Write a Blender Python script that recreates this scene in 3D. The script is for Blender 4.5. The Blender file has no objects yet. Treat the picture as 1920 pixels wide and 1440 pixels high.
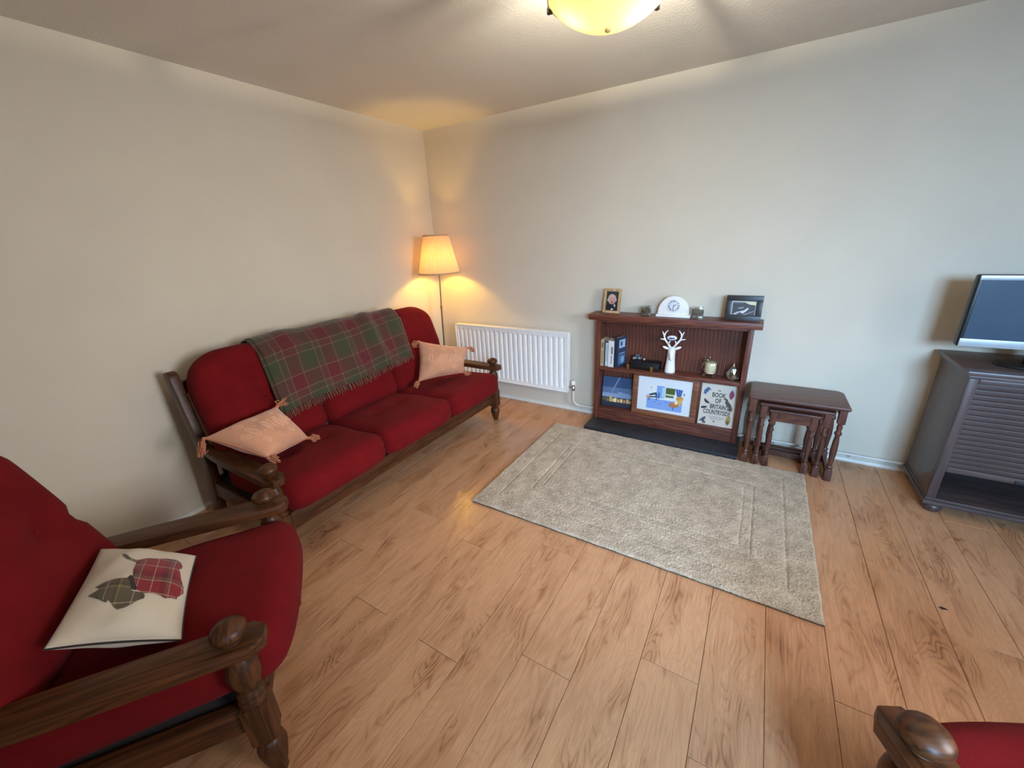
import bpy, bmesh, math, random
import numpy as np
from mathutils import Vector, Matrix, Euler

random.seed(7)
rng = np.random.default_rng(7)
scene = bpy.context.scene
C = scene.collection
R = math.radians

# ------------------------------------------------------------------ camera
cam_data = bpy.data.cameras.new('camera')
cam = bpy.data.objects.new('camera', cam_data)
C.objects.link(cam)
cam.location = (2.7082, -3.0649, 1.4607)
cam.rotation_euler = (R(69.977), R(2.472), R(31.076))
cam_data.sensor_fit = 'HORIZONTAL'
cam_data.sensor_width = 36.0
cam_data.lens = 749.5 / 1920 * 36.0
cam_data.clip_start = 0.02
scene.camera = cam

# ------------------------------------------------------------------ world, daylight, exposure
ROOM_X, ROOM_Y, ROOM_H = 4.80, -4.20, 2.369
DAY_B, DAY_C = 104, 40
world = bpy.data.worlds.new('overcast_sky')
scene.world = world
world.use_nodes = True
bg = world.node_tree.nodes['Background']
bg.inputs[0].default_value = (0.62, 0.78, 1.0, 1)
bg.inputs[1].default_value = 0.9

def area_light(name, loc, rot, sx, sy, energy, col):
    l = bpy.data.lights.new(name, 'AREA')
    l.shape = 'RECTANGLE'; l.size = sx; l.size_y = sy
    l.energy = energy; l.color = col
    o = bpy.data.objects.new(name, l)
    o.location = loc; o.rotation_euler = rot
    C.objects.link(o)
    return o
# overcast daylight: blue sky light through the front window, whiter light through the side window
WX0, WX1, WZ0, WZ1 = 3.30, 4.72, 0.88, 2.22
VY0, VY1 = -3.10, -1.45
def aimed(o, d):
    o.rotation_euler = Vector(d).to_track_quat('-Z', 'Y').to_euler()
wl = area_light('front_window_daylight', (4.16, ROOM_Y - 0.45, 1.86), (0, 0, 0), 1.2, 1.0, DAY_B, (0.42, 0.68, 1.0))
aimed(wl, (-0.95, 4.2, -2.3)); wl.data.spread = R(86)
wr = area_light('side_window_daylight', (ROOM_X + 0.30, -2.34, 1.60), (0, 0, 0), 0.9, 1.1, DAY_C, (0.95, 0.95, 1.0))
aimed(wr, (-1.0, 0.22, -0.36)); wr.data.spread = R(88)

scene.view_settings.view_transform = 'Standard'
scene.view_settings.look = 'None'
scene.view_settings.gamma = 1.0
scene.view_settings.use_curve_mapping = False
scene.view_settings.exposure = 0.0

FLOOR_LAMP_W = 13.0
CEIL_LAMP_W = 44.0

# ------------------------------------------------------------------ material helpers
MATS = {}
def srgb(r, g, b):
    def f(c):
        c /= 255.0
        return c / 12.92 if c <= 0.04045 else ((c + 0.055) / 1.055) ** 2.4
    return (f(r), f(g), f(b), 1.0)

class NT:
    def __init__(self, name):
        self.m = bpy.data.materials.new(name)
        self.m.use_nodes = True
        self.t = self.m.node_tree
        self.b = self.t.nodes['Principled BSDF']
        self.out = self.t.nodes['Material Output']
    def n(self, typ, **kw):
        nd = self.t.nodes.new(typ)
        for k, v in kw.items(): setattr(nd, k, v)
        return nd
    def l(self, a, b): self.t.links.new(a, b)
    def val(self, sock, v):
        if hasattr(v, 'is_output') or isinstance(v, bpy.types.NodeSocket): self.l(v, sock)
        else: sock.default_value = v
    def math(self, op, a, b=0.0, c=None):
        nd = self.n('ShaderNodeMath', operation=op)
        self.val(nd.inputs[0], a); self.val(nd.inputs[1], b)
        if c is not None: self.val(nd.inputs[2], c)
        return nd.outputs[0]
    def mix(self, fac, a, b, typ='MIX'):
        nd = self.n('ShaderNodeMix', data_type='RGBA', blend_type=typ)
        self.val(nd.inputs[0], fac); self.val(nd.inputs[6], a); self.val(nd.inputs[7], b)
        return nd.outputs[2]
    def ramp(self, fac, stops, interp='LINEAR'):
        nd = self.n('ShaderNodeValToRGB')
        cr = nd.color_ramp; cr.interpolation = interp
        while len(cr.elements) > 1: cr.elements.remove(cr.elements[-1])
        cr.elements[0].position = stops[0][0]; cr.elements[0].color = stops[0][1]
        for p, c in stops[1:]:
            e = cr.elements.new(p); e.color = c
        self.val(nd.inputs[0], fac)
        return nd.outputs[0]
    def coord(self, kind='Object', scale=(1, 1, 1), rot=(0, 0, 0), loc=(0, 0, 0)):
        tc = self.n('ShaderNodeTexCoord'); mp = self.n('ShaderNodeMapping')
        mp.inputs['Scale'].default_value = scale
        mp.inputs['Rotation'].default_value = rot
        mp.inputs['Location'].default_value = loc
        self.l(tc.outputs[kind], mp.inputs[0])
        return mp.outputs[0]
    def noise(self, vec, scale=5, detail=3, rough=0.5, dist=0.0):
        nd = self.n('ShaderNodeTexNoise')
        self.l(vec, nd.inputs['Vector'])
        nd.inputs['Scale'].default_value = scale
        nd.inputs['Detail'].default_value = detail
        nd.inputs['Roughness'].default_value = rough
        nd.inputs['Distortion'].default_value = dist
        return nd.outputs[0]
    def bump(self, height, strength=0.2, dist=0.01):
        nd = self.n('ShaderNodeBump')
        nd.inputs['Strength'].default_value = strength
        nd.inputs['Distance'].default_value = dist
        self.l(height, nd.inputs['Height'])
        self.l(nd.outputs[0], self.b.inputs['Normal'])
    def fin(self, color=None, rough=None, metal=None, spec=None):
        if color is not None: self.val(self.b.inputs['Base Color'], color)
        if rough is not None: self.val(self.b.inputs['Roughness'], rough)
        if metal is not None: self.b.inputs['Metallic'].default_value = metal
        if spec is not None: self.b.inputs['Specular IOR Level'].default_value = spec
        return self.m

def shade(c, k): return (min(1, c[0] * k), min(1, c[1] * k), min(1, c[2] * k), 1)

def plain(name, col, rough=0.5, metal=0.0, var=0.12, scale=20, bump=0.0, bscale=200, spec=0.5):
    if name in MATS: return MATS[name]
    t = NT(name)
    v = t.coord()
    f = t.noise(v, scale, 3)
    c = t.ramp(f, [(0.3, shade(col, 1 - var)), (0.7, shade(col, 1 + var))])
    if bump: t.bump(t.noise(v, bscale, 2), bump, 0.003)
    MATS[name] = t.fin(c, rough, metal, spec)
    return MATS[name]

def wood(name, dark, light, axis='x', rough=0.35, scale=1.0, spec=0.5):
    key = name + '_' + axis
    if key in MATS: return MATS[key]
    t = NT(key)
    s = [14 * scale, 14 * scale, 14 * scale]
    s['xyz'.index(axis)] = 1.1 * scale
    v = t.coord('Object', tuple(s))
    n1 = t.noise(v, 1.0, 3, 0.55, 0.3)
    ring = t.math('FRACT', t.math('MULTIPLY', n1, 9.0))
    ring = t.math('ABSOLUTE', t.math('SUBTRACT', ring, 0.5))
    s2 = [90 * scale] * 3; s2['xyz'.index(axis)] = 2.5 * scale
    n2 = t.noise(t.coord('Object', tuple(s2)), 1.0, 2)
    f = t.math('ADD', t.math('MULTIPLY', ring, 0.9), t.math('MULTIPLY', n2, 0.55))
    c = t.ramp(f, [(0.15, dark), (0.8, light)])
    t.bump(f, 0.05, 0.002)
    MATS[key] = t.fin(c, rough, 0, spec)
    return MATS[key]

def fabric(name, col, scale=260, bump=0.5, var=0.18, rough=0.95, sheen=0.25, uvw=False):
    if name in MATS: return MATS[name]
    t = NT(name)
    v = t.coord('Object')
    h = t.noise(v, scale * 2.2, 2, 0.7)
    big = t.noise(v, 9, 3)
    f = t.math('ADD', t.math('MULTIPLY', big, 0.7), t.math('MULTIPLY', h, 0.3))
    c = t.ramp(f, [(0.2, shade(col, 1 - var)), (0.8, shade(col, 1 + var))])
    t.bump(h, bump, 0.002)
    t.b.inputs['Sheen Weight'].default_value = sheen
    t.b.inputs['Sheen Roughness'].default_value = 0.5
    MATS[name] = t.fin(c, rough, 0, 0.06)
    return MATS[name]

def translucent(name, col, tcol, trans):
    """thin lampshade sheet: col scattered back, tcol let through"""
    if name in MATS: return MATS[name]
    t = NT(name)
    t.t.nodes.remove(t.b)
    nz = t.noise(t.coord(), 30, 3)
    c = t.ramp(nz, [(0.3, shade(col, 0.94)), (0.7, col)])
    c2 = t.ramp(nz, [(0.3, shade(tcol, 0.94)), (0.7, tcol)])
    d = t.n('ShaderNodeBsdfDiffuse'); t.l(c, d.inputs[0])
    tr = t.n('ShaderNodeBsdfTranslucent'); t.l(c2, tr.inputs[0])
    mx = t.n('ShaderNodeMixShader'); mx.inputs[0].default_value = trans
    t.l(d.outputs[0], mx.inputs[1]); t.l(tr.outputs[0], mx.inputs[2])
    t.l(mx.outputs[0], t.out.inputs[0])
    MATS[name] = t.m
    return t.m

def clear_glass(name, tint=(0.97, 0.98, 0.98, 1), clear=0.75, rough=0.05):
    """thin clear glass: see-through with glossy reflection"""
    if name in MATS: return MATS[name]
    t = NT(name); t.t.nodes.remove(t.b)
    v = t.coord()
    c = t.ramp(t.noise(v, 40, 2), [(0.3, shade(tint, 0.92)), (0.7, tint)])
    tp = t.n('ShaderNodeBsdfTransparent'); t.l(c, tp.inputs[0])
    gl = t.n('ShaderNodeBsdfGlossy'); gl.inputs['Roughness'].default_value = rough
    lw = t.n('ShaderNodeLayerWeight'); lw.inputs[0].default_value = 0.35
    f = t.math('ADD', t.math('MULTIPLY', lw.outputs[1], 0.75), (1 - clear) * 0.3)
    mx = t.n('ShaderNodeMixShader'); t.l(f, mx.inputs[0])
    t.l(tp.outputs[0], mx.inputs[1]); t.l(gl.outputs[0], mx.inputs[2])
    t.l(mx.outputs[0], t.out.inputs[0])
    MATS[name] = t.m
    return t.m

def ink():
    if 'printed_ink' in MATS: return MATS['printed_ink']
    t = NT('printed_ink')
    a = t.n('ShaderNodeAttribute'); a.attribute_name = 'Col'
    c = t.mix(t.math('MULTIPLY', t.noise(t.coord('Object'), 160, 3), 0.25), a.outputs[0], shade((1, 1, 1, 1), 0.55), 'MULTIPLY')
    MATS['printed_ink'] = t.fin(c, 0.45)
    return MATS['printed_ink']

def tartan(name, stops, period, bump=0.35):
    """woven check: warp and weft stripes from the mesh's own UVs (metres)"""
    if name in MATS: return MATS[name]
    t = NT(name)
    uv = t.n('ShaderNodeUVMap'); uv.uv_map = 'UVMap'
    sp = t.n('ShaderNodeSeparateXYZ'); t.l(uv.outputs[0], sp.inputs[0])
    cs = []
    for i in (0, 1):
        f = t.math('FRACT', t.math('ADD', t.math('DIVIDE', sp.outputs[i], period), 10.0))
        cs.append(t.ramp(f, stops, 'CONSTANT'))
    diag = t.math('FRACT', t.math('MULTIPLY', t.math('ADD', sp.outputs[0], sp.outputs[1]), 260.0))
    fac = t.math('ADD', 0.35, t.math('MULTIPLY', diag, 0.3))
    c = t.mix(fac, cs[0], cs[1])
    nz = t.noise(t.coord('Object'), 350, 2)
    c = t.mix(t.math('MULTIPLY', nz, 0.3), c, shade((1, 1, 1, 1), 0.5), 'MULTIPLY')
    t.bump(nz, bump, 0.003)
    t.b.inputs['Sheen Weight'].default_value = 0.2
    MATS[name] = t.fin(c, 0.95, 0, 0.15)
    return MATS[name]

# ------------------------------------------------------------------ geometry helpers
class MB:
    def __init__(self, origin=(0, 0, 0)):
        self.bm = bmesh.new(); self.o = Vector(origin)
    def add(self, V, F):
        vs = [self.bm.verts.new(Vector(v) - self.o) for v in V]
        for f in F:
            try: self.bm.faces.new([vs[i] for i in f])
            except ValueError: pass
        return vs
    def box(self, lo, hi, bev=0.0, seg=2, mat=None):
        lo, hi = Vector(lo), Vector(hi)
        b = bmesh.new(); bmesh.ops.create_cube(b, size=1.0)
        s = hi - lo; c = (hi + lo) / 2
        for v in b.verts: v.co = Vector((v.co.x * s.x, v.co.y * s.y, v.co.z * s.z))
        if bev: bmesh.ops.bevel(b, geom=list(b.edges), offset=bev, segments=seg, affect='EDGES', profile=0.6)
        for v in b.verts:
            p = v.co + c
            if mat is not None: p = mat @ p
            v.co = p - self.o
        self._merge(b); return self
    def _merge(self, b):
        me = bpy.data.meshes.new('tmp'); b.to_mesh(me); b.free()
        self.bm.from_mesh(me); bpy.data.meshes.remove(me)
    def prism(self, pts, z0, z1, bev=0.0, mat=None):
        b = bmesh.new()
        lo = [b.verts.new((x, y, z0)) for x, y in pts]; hi = [b.verts.new((x, y, z1)) for x, y in pts]
        n = len(pts)
        b.faces.new(lo[::-1]); b.faces.new(hi)
        for i in range(n): b.faces.new((lo[i], lo[(i + 1) % n], hi[(i + 1) % n], hi[i]))
        bmesh.ops.recalc_face_normals(b, faces=b.faces)
        if bev:
            es = [e for e in b.edges if abs(e.verts[0].co.z - e.verts[1].co.z) < 1e-6]
            bmesh.ops.bevel(b, geom=es, offset=bev, segments=2, affect='EDGES', profile=0.6)
        for v in b.verts:
            p = v.co.copy()
            if mat is not None: p = mat @ p
            v.co = p - self.o
        self._merge(b); return self
    def lathe(self, prof, seg=24, mat=None, center=(0, 0, 0), cap=True):
        V = []; F = []; c = Vector(center)
        for r, z in prof:
            for k in range(seg):
                a = 2 * math.pi * k / seg
                p = Vector((r * math.cos(a), r * math.sin(a), z))
                if mat is not None: p = mat @ p
                V.append(p + c)
        for i in range(len(prof) - 1):
            for k in range(seg):
                k2 = (k + 1) % seg
                F.append((i * seg + k, i * seg + k2, (i + 1) * seg + k2, (i + 1) * seg + k))
        if cap:
            F.append(tuple(range(seg))[::-1])
            F.append(tuple((len(prof) - 1) * seg + k for k in range(seg)))
        self.add(V, F); return self
    def tube(self, pts, r, seg=8, cap=True):
        P = [Vector(p) for p in pts]; n = len(P)
        rr = r if isinstance(r, (list, tuple)) else [r] * n
        V = []; F = []; prev = None
        for i in range(n):
            d = (P[min(i + 1, n - 1)] - P[max(i - 1, 0)])
            if d.length < 1e-9: d = Vector((0, 0, 1))
            d.normalize()
            if prev is None:
                a = d.orthogonal().normalized()
            else:
                a = prev - d * prev.dot(d)
                a = a.normalized() if a.length > 1e-6 else d.orthogonal().normalized()
            prev = a; b = d.cross(a)
            for k in range(seg):
                t = 2 * math.pi * k / seg
                V.append(P[i] + (a * math.cos(t) + b * math.sin(t)) * rr[i])
        for i in range(n - 1):
            for k in range(seg):
                k2 = (k + 1) % seg
                F.append((i * seg + k, i * seg + k2, (i + 1) * seg + k2, (i + 1) * seg + k))
        if cap:
            F.append(tuple(range(seg))[::-1]); F.append(tuple((n - 1) * seg + k for k in range(seg)))
        self.add(V, F); return self
    def ellipsoid(self, c, rx, ry, rz, seg=20, rings=12, mat=None):
        prof = []
        for i in range(rings + 1):
            a = -math.pi / 2 + math.pi * i / rings
            prof.append((max(1e-5, math.cos(a)), math.sin(a)))
        M = (mat if mat is not None else Matrix.Identity(3)) @ Matrix.Diagonal((rx, ry, rz)).to_3x3()
        return self.lathe(prof, seg, M, c)
    def build(self, name, mat, parent=None, smooth=40, kind=None, merge=0.0):
        if merge: bmesh.ops.remove_doubles(self.bm, verts=self.bm.verts, dist=merge)
        bmesh.ops.recalc_face_normals(self.bm, faces=self.bm.faces)
        me = bpy.data.meshes.new(name); self.bm.to_mesh(me); self.bm.free()
        return obj_from(name, me, mat, parent, smooth, kind)

def obj_from(name, me, mat, parent=None, smooth=40, kind=None):
    if smooth:
        me.polygons.foreach_set('use_smooth', [True] * len(me.polygons))
        if smooth < 180: me.set_sharp_from_angle(angle=R(smooth))
    if mat is not None and not me.materials: me.materials.append(mat)
    o = bpy.data.objects.new(name, me)
    C.objects.link(o)
    if parent is not None: o.parent = parent
    if kind: o['kind'] = kind
    return o

def pydata(name, V, F, mat, parent=None, smooth=40, uv=None, kind=None):
    me = bpy.data.meshes.new(name)
    me.from_pydata([tuple(map(float, v)) for v in V], [], F)
    if uv is not None:
        l = me.uv_layers.new(name='UVMap')
        idx = np.empty(len(me.loops), dtype=np.int32); me.loops.foreach_get('vertex_index', idx)
        l.data.foreach_set('uv', np.asarray(uv, dtype=np.float32)[idx].ravel())
    me.update()
    return obj_from(name, me, mat, parent, smooth, kind)

def thing(name, label, cat, loc=(0, 0, 0), rz=0.0, group=None):
    o = bpy.data.objects.new(name, None); C.objects.link(o)
    o.empty_display_size = 0.1
    o.location = loc; o.rotation_euler = (0, 0, rz)
    return tag(o, label, cat, group)
def tag(o, label, cat, group=None):
    o['label'] = label; o['category'] = cat
    if group: o['group'] = group
    return o
def struct(o, label=None):
    o['kind'] = 'structure'
    if label: o['label'] = label
    return o

def grid_faces(nu, nv, off=0):
    return [(off + i * nv + j, off + (i + 1) * nv + j, off + (i + 1) * nv + j + 1, off + i * nv + j + 1)
            for i in range(nu - 1) for j in range(nv - 1)]

def soft_block(hx, hy, hz, r, n=22, fn=None):
    """rounded upholstery block: returns verts, faces"""
    t = np.sin(np.linspace(-1, 1, n + 1) * math.pi / 2)
    V = []; F = []
    A, B = np.meshgrid(t, t, indexing='ij')
    for ax in range(3):
        for s in (-1, 1):
            P = np.zeros((n + 1, n + 1, 3))
            a, b = [(1, 2), (2, 0), (0, 1)][ax]
            P[..., ax] = s; P[..., a] = A if s > 0 else B; P[..., b] = B if s > 0 else A
            off = len(V)
            V.extend(P.reshape(-1, 3)); F.extend([f for f in grid_faces(n + 1, n + 1, off)])
    V = np.array(V); H = np.array([hx, hy, hz])
    Q = V * H
    inner = np.clip(Q, -(H - r), (H - r))
    d = Q - inner; L = np.linalg.norm(d, axis=1, keepdims=True)
    Q = np.where(L > 1e-9, inner + d / np.maximum(L, 1e-9) * r, Q)
    # points on flat faces stay at the surface
    if fn is not None: Q = fn(Q)
    return Q, F

def soft_obj(name, Q, F, mat, parent, weld=1e-4):
    m = MB(); m.add(Q, F)
    return m.build(name, mat, parent, smooth=180, merge=weld)

def text_mesh(s, size, bold=0.0, sx=1.0):
    cu = bpy.data.curves.new('lettering', 'FONT'); cu.body = s; cu.size = size
    cu.align_x = 'CENTER'; cu.offset = bold; cu.resolution_u = 2
    ob = bpy.data.objects.new('lettering', cu)
    me = bpy.data.meshes.new_from_object(ob)
    bpy.data.objects.remove(ob); bpy.data.curves.remove(cu)
    V = [(v.co.x * sx, v.co.y) for v in me.vertices]; F = [tuple(p.vertices) for p in me.polygons]
    bpy.data.meshes.remove(me)
    return V, F

def ell(cx, cy, rx, ry, n=18, a0=0, a1=360):
    return [(cx + rx * math.cos(R(a0 + (a1 - a0) * i / n)), cy + ry * math.sin(R(a0 + (a1 - a0) * i / n)))
            for i in range(n + (0 if a1 - a0 >= 360 else 1))]
def rect(x0, y0, x1, y1): return [(x0, y0), (x1, y0), (x1, y1), (x0, y1)]

def flat_print(name, items, parent, M, step=0.00015):
    """flat printed shapes on a surface: items are (polygon | ('text',V,F), colour); M maps (x, y, height)"""
    V = []; F = []; cols = []
    for k, (shape, col) in enumerate(items):
        z = step * (k + 1)
        if isinstance(shape, tuple) and shape[0] == 'text':
            off = len(V); V += [M @ Vector((x, y, z)) for x, y in shape[1]]
            for f in shape[2]: F.append(tuple(off + i for i in f)); cols.append(col)
        else:
            off = len(V); V += [M @ Vector((x, y, z)) for x, y in shape]
            F.append(tuple(range(off, off + len(shape)))); cols.append(col)
    me = bpy.data.meshes.new(name); me.from_pydata([tuple(v) for v in V], [], F)
    at = me.color_attributes.new('Col', 'FLOAT_COLOR', 'CORNER')
    i = 0
    for p, c in zip(me.polygons, cols):
        for _ in p.loop_indices: at.data[i].color = c; i += 1
    return obj_from(name, me, ink(), parent, 0)

def txt(s, cx, cy, size, bold=0.0, sx=1.0):
    V, F = text_mesh(s, size, bold, sx)
    return ('text', [(x + cx, y + cy) for x, y in V], F)

def vnoise(x, y, seed=0):
    """cheap smooth pseudo noise in -1..1"""
    return (np.sin(x * 1.7 + 1.3 * seed + 1.1 * np.sin(y * 1.3 + seed)) + np.sin(y * 2.1 + 0.7 * seed + 1.4 * np.sin(x * 0.9))
            + 0.5 * np.sin(3.1 * x + 2.3 * y + seed)) / 2.5

# ------------------------------------------------------------------ materials
WALL = None
def wall_mat(name, col, bump, bscale):
    t = NT(name); v = t.coord()
    c = t.ramp(t.noise(v, 2.5, 3), [(0.3, shade(col, 0.97)), (0.7, shade(col, 1.02))])
    t.bump(t.noise(v, bscale, 3, 0.6), bump, 0.004)
    return t.fin(c, 0.85, 0, 0.25)
M_WALL = wall_mat('magnolia_emulsion', srgb(217, 207, 189), 0.12, 90)
M_CEIL = wall_mat('white_stipple_ceiling', srgb(228, 224, 216), 0.45, 70)
M_TRIM = plain('white_gloss_paint', srgb(226, 222, 212), 0.35, var=0.04)
M_RAD = plain('radiator_enamel', srgb(246, 246, 244), 0.3, var=0.02)
M_CHROME = plain('chrome', srgb(200, 198, 192), 0.18, 1.0, 0.05)
M_BRASS = plain('worn_brass', srgb(190, 155, 95), 0.35, 1.0, 0.2)
M_RED = fabric('red_upholstery', srgb(106, 20, 23), 150, 0.5, 0.22, sheen=0.02)
M_BTN = fabric('red_button_cloth', srgb(108, 12, 15), 300, 0.4, 0.1, sheen=0.05)
DK, LT = srgb(42, 22, 11), srgb(92, 53, 27)
def FW(a): return wood('stained_oak', DK, LT, a, 0.42, 1.0, 0.3)
def MW(a): return wood('mahogany', srgb(72, 35, 26), srgb(122, 68, 51), a, 0.42)
def CW(a): return wood('dark_cabinet_wood', srgb(62, 50, 49), srgb(90, 73, 70), a, 0.36, 0.8)
def NW(a): return wood('nest_table_wood', srgb(62, 36, 30), srgb(104, 64, 52), a, 0.34)
M_BLACK = plain('black_plastic', srgb(20, 21, 24), 0.4, var=0.1)
M_SLATE = plain('dark_slate', srgb(44, 44, 48), 0.55, var=0.25, scale=14, bump=0.3, bscale=60)
M_WHITE = plain('white_glaze', srgb(244, 242, 238), 0.25, var=0.02)
M_GLASS = clear_glass('clear_glass')
M_PANE = clear_glass('window_pane', (0.97, 0.99, 1.0, 1), 0.95, 0.02)
M_PEACH = fabric('peach_chenille', srgb(206, 150, 118), 120, 0.6, 0.22, sheen=0.4)
M_PEACH2 = fabric('peach_embroidery', srgb(226, 178, 148), 300, 0.4, 0.1)
M_TASSEL = fabric('peach_tassel_thread', srgb(190, 118, 84), 400, 0.3, 0.2)
M_CREAM = fabric('cream_cotton', srgb(214, 200, 178), 420, 0.35, 0.05)
M_PIPING = fabric('dark_piping_cord', srgb(52, 44, 42), 500, 0.4, 0.1)

# floor laminate
def laminate():
    t = NT('oak_laminate')
    tc = t.n('ShaderNodeTexCoord'); oi = t.n('ShaderNodeObjectInfo')
    off = t.n('ShaderNodeCombineXYZ')
    t.l(t.math('MULTIPLY', oi.outputs['Random'], 37.0), off.inputs[0])
    t.l(t.math('MULTIPLY', oi.outputs['Random'], 91.0), off.inputs[1])
    add = t.n('ShaderNodeVectorMath', operation='ADD')
    t.l(tc.outputs['Object'], add.inputs[0]); t.l(off.outputs[0], add.inputs[1])
    def mp(s):
        m = t.n('ShaderNodeMapping'); m.inputs['Scale'].default_value = s; t.l(add.outputs[0], m.inputs[0]); return m.outputs[0]
    n1 = t.noise(mp((7.5, 1.7, 1)), 1.0, 2.6, 0.5, 0.5)
    ring = t.math('FRACT', t.math('MULTIPLY', n1, 22.0))
    ring = t.math('POWER', t.math('ABSOLUTE', t.math('SUBTRACT', t.math('MULTIPLY', ring, 2.0), 1.0)), 2.6)
    patch = t.noise(mp((10, 3.0, 1)), 1.0, 3, 0.6)
    streak = t.noise(mp((150, 6, 1)), 1.0, 3, 0.65)
    pm = t.ramp(patch, [(0.48, (0, 0, 0, 1)), (0.72, (1, 1, 1, 1))])
    rp = t.math('MULTIPLY', ring, t.math('ADD', 0.16, t.math('MULTIPLY', pm, 0.50)))
    f = t.math('ADD', t.math('MULTIPLY', rp, 0.72), t.math('MULTIPLY', t.math('SUBTRACT', streak, 0.42), 0.66))
    f = t.math('ADD', f, t.math('MULTIPLY', pm, 0.22))
    f = t.math('ADD', f, t.math('MULTIPLY', t.math('SUBTRACT', oi.outputs['Random'], 0.5), 0.10))
    c = t.ramp(f, [(0.0, srgb(204, 153, 114)), (0.28, srgb(178, 126, 89)), (0.62, srgb(140, 93, 62)), (1.0, srgb(100, 63, 40))])
    t.bump(f, 0.06, 0.001)
    return t.fin(c, t.math('ADD', 0.25, t.math('MULTIPLY', f, 0.15)), 0, 0.5)
M_LAM = laminate()
M_SUB = plain('dark_underlay', srgb(70, 44, 28), 0.9)

# ================================================================== THE ROOM
def slab(name, lo, hi, mat, label):
    m = MB(); m.box(lo, hi); return struct(m.build(name, mat, None, 0), label)
T = 0.12
floor = slab('floor', (-T, ROOM_Y - T, -0.10), (ROOM_X + T, T, -0.010), M_SUB, 'oak laminate plank floor')
slab('ceiling', (-T, ROOM_Y - T, ROOM_H), (ROOM_X + T, T, ROOM_H + 0.1), M_CEIL, 'white stippled ceiling')
slab('wall_left', (-T, ROOM_Y - T, -0.01), (0, T, ROOM_H), M_WALL, 'plain magnolia wall behind the sofa')
slab('wall_back', (-T, 0, -0.01), (ROOM_X + T, T, ROOM_H), M_WALL, 'plain magnolia wall with the radiator')
m = MB()
m.box((-T, ROOM_Y - T, -0.01), (ROOM_X + T, ROOM_Y, WZ0)); m.box((-T, ROOM_Y - T, WZ1), (ROOM_X + T, ROOM_Y, ROOM_H))
m.box((-T, ROOM_Y - T, WZ0), (WX0, ROOM_Y, WZ1)); m.box((WX1, ROOM_Y - T, WZ0), (ROOM_X + T, ROOM_Y, WZ1))
struct(m.build('wall_front', M_WALL, None, 0), 'magnolia wall with the window, behind the viewer')
m = MB()
m.box((ROOM_X, ROOM_Y - T, -0.01), (ROOM_X + T, T, WZ0)); m.box((ROOM_X, ROOM_Y - T, WZ1), (ROOM_X + T, T, ROOM_H))
m.box((ROOM_X, ROOM_Y - T, WZ0), (ROOM_X + T, VY0, WZ1)); m.box((ROOM_X, VY1, WZ0), (ROOM_X + T, T, WZ1))
struct(m.build('wall_right', M_WALL, None, 0), 'magnolia wall with the side window')
def window(name, label, L, W, Mw, mull):
    # local x along the wall, y outwards, z up
    win = bpy.data.objects.new(name, None); C.objects.link(win); win.matrix_world = Mw; struct(win, label)
    H = WZ1 - WZ0
    for lo, hi in (((0, 0.03, 0), (L, 0.09, 0.06)), ((0, 0.03, H - 0.06), (L, 0.09, H)), ((0, 0.03, 0.06), (0.06, 0.09, H - 0.06)),
                   ((L - 0.06, 0.03, 0.06), (L, 0.09, H - 0.06)), ((mull - 0.03, 0.03, 0.06), (mull + 0.03, 0.09, H - 0.06))):
        q = MB(); q.box(lo, hi, 0.006); q.build('window_frame', M_TRIM, win)
    for xa, xb in ((0.06, mull - 0.03), (mull + 0.03, L - 0.06)):
        q = MB(); q.box((xa, 0.058, 0.06), (xb, 0.062, H - 0.06)); q.build('pane', M_PANE, win, 0)
    q = MB(); q.box((-0.05, -0.10, -0.03), (L + 0.05, 0.03, 0), 0.006); q.build('window_sill', M_TRIM, win)
window('window_1', 'white framed window in the wall behind the viewer', WX1 - WX0, 0, Matrix.Translation((WX1, ROOM_Y, WZ0)) @ Matrix.Rotation(math.pi, 4, 'Z'), 0.5)
window('window_2', 'white framed window in the right-hand wall', VY1 - VY0, 0, Matrix.Translation((ROOM_X, VY1, WZ0)) @ Matrix.Rotation(-math.pi / 2, 4, 'Z'), 0.6)

# floor planks, one object each
PW = 0.193; X0 = 0.017; PL = 1.383
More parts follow.
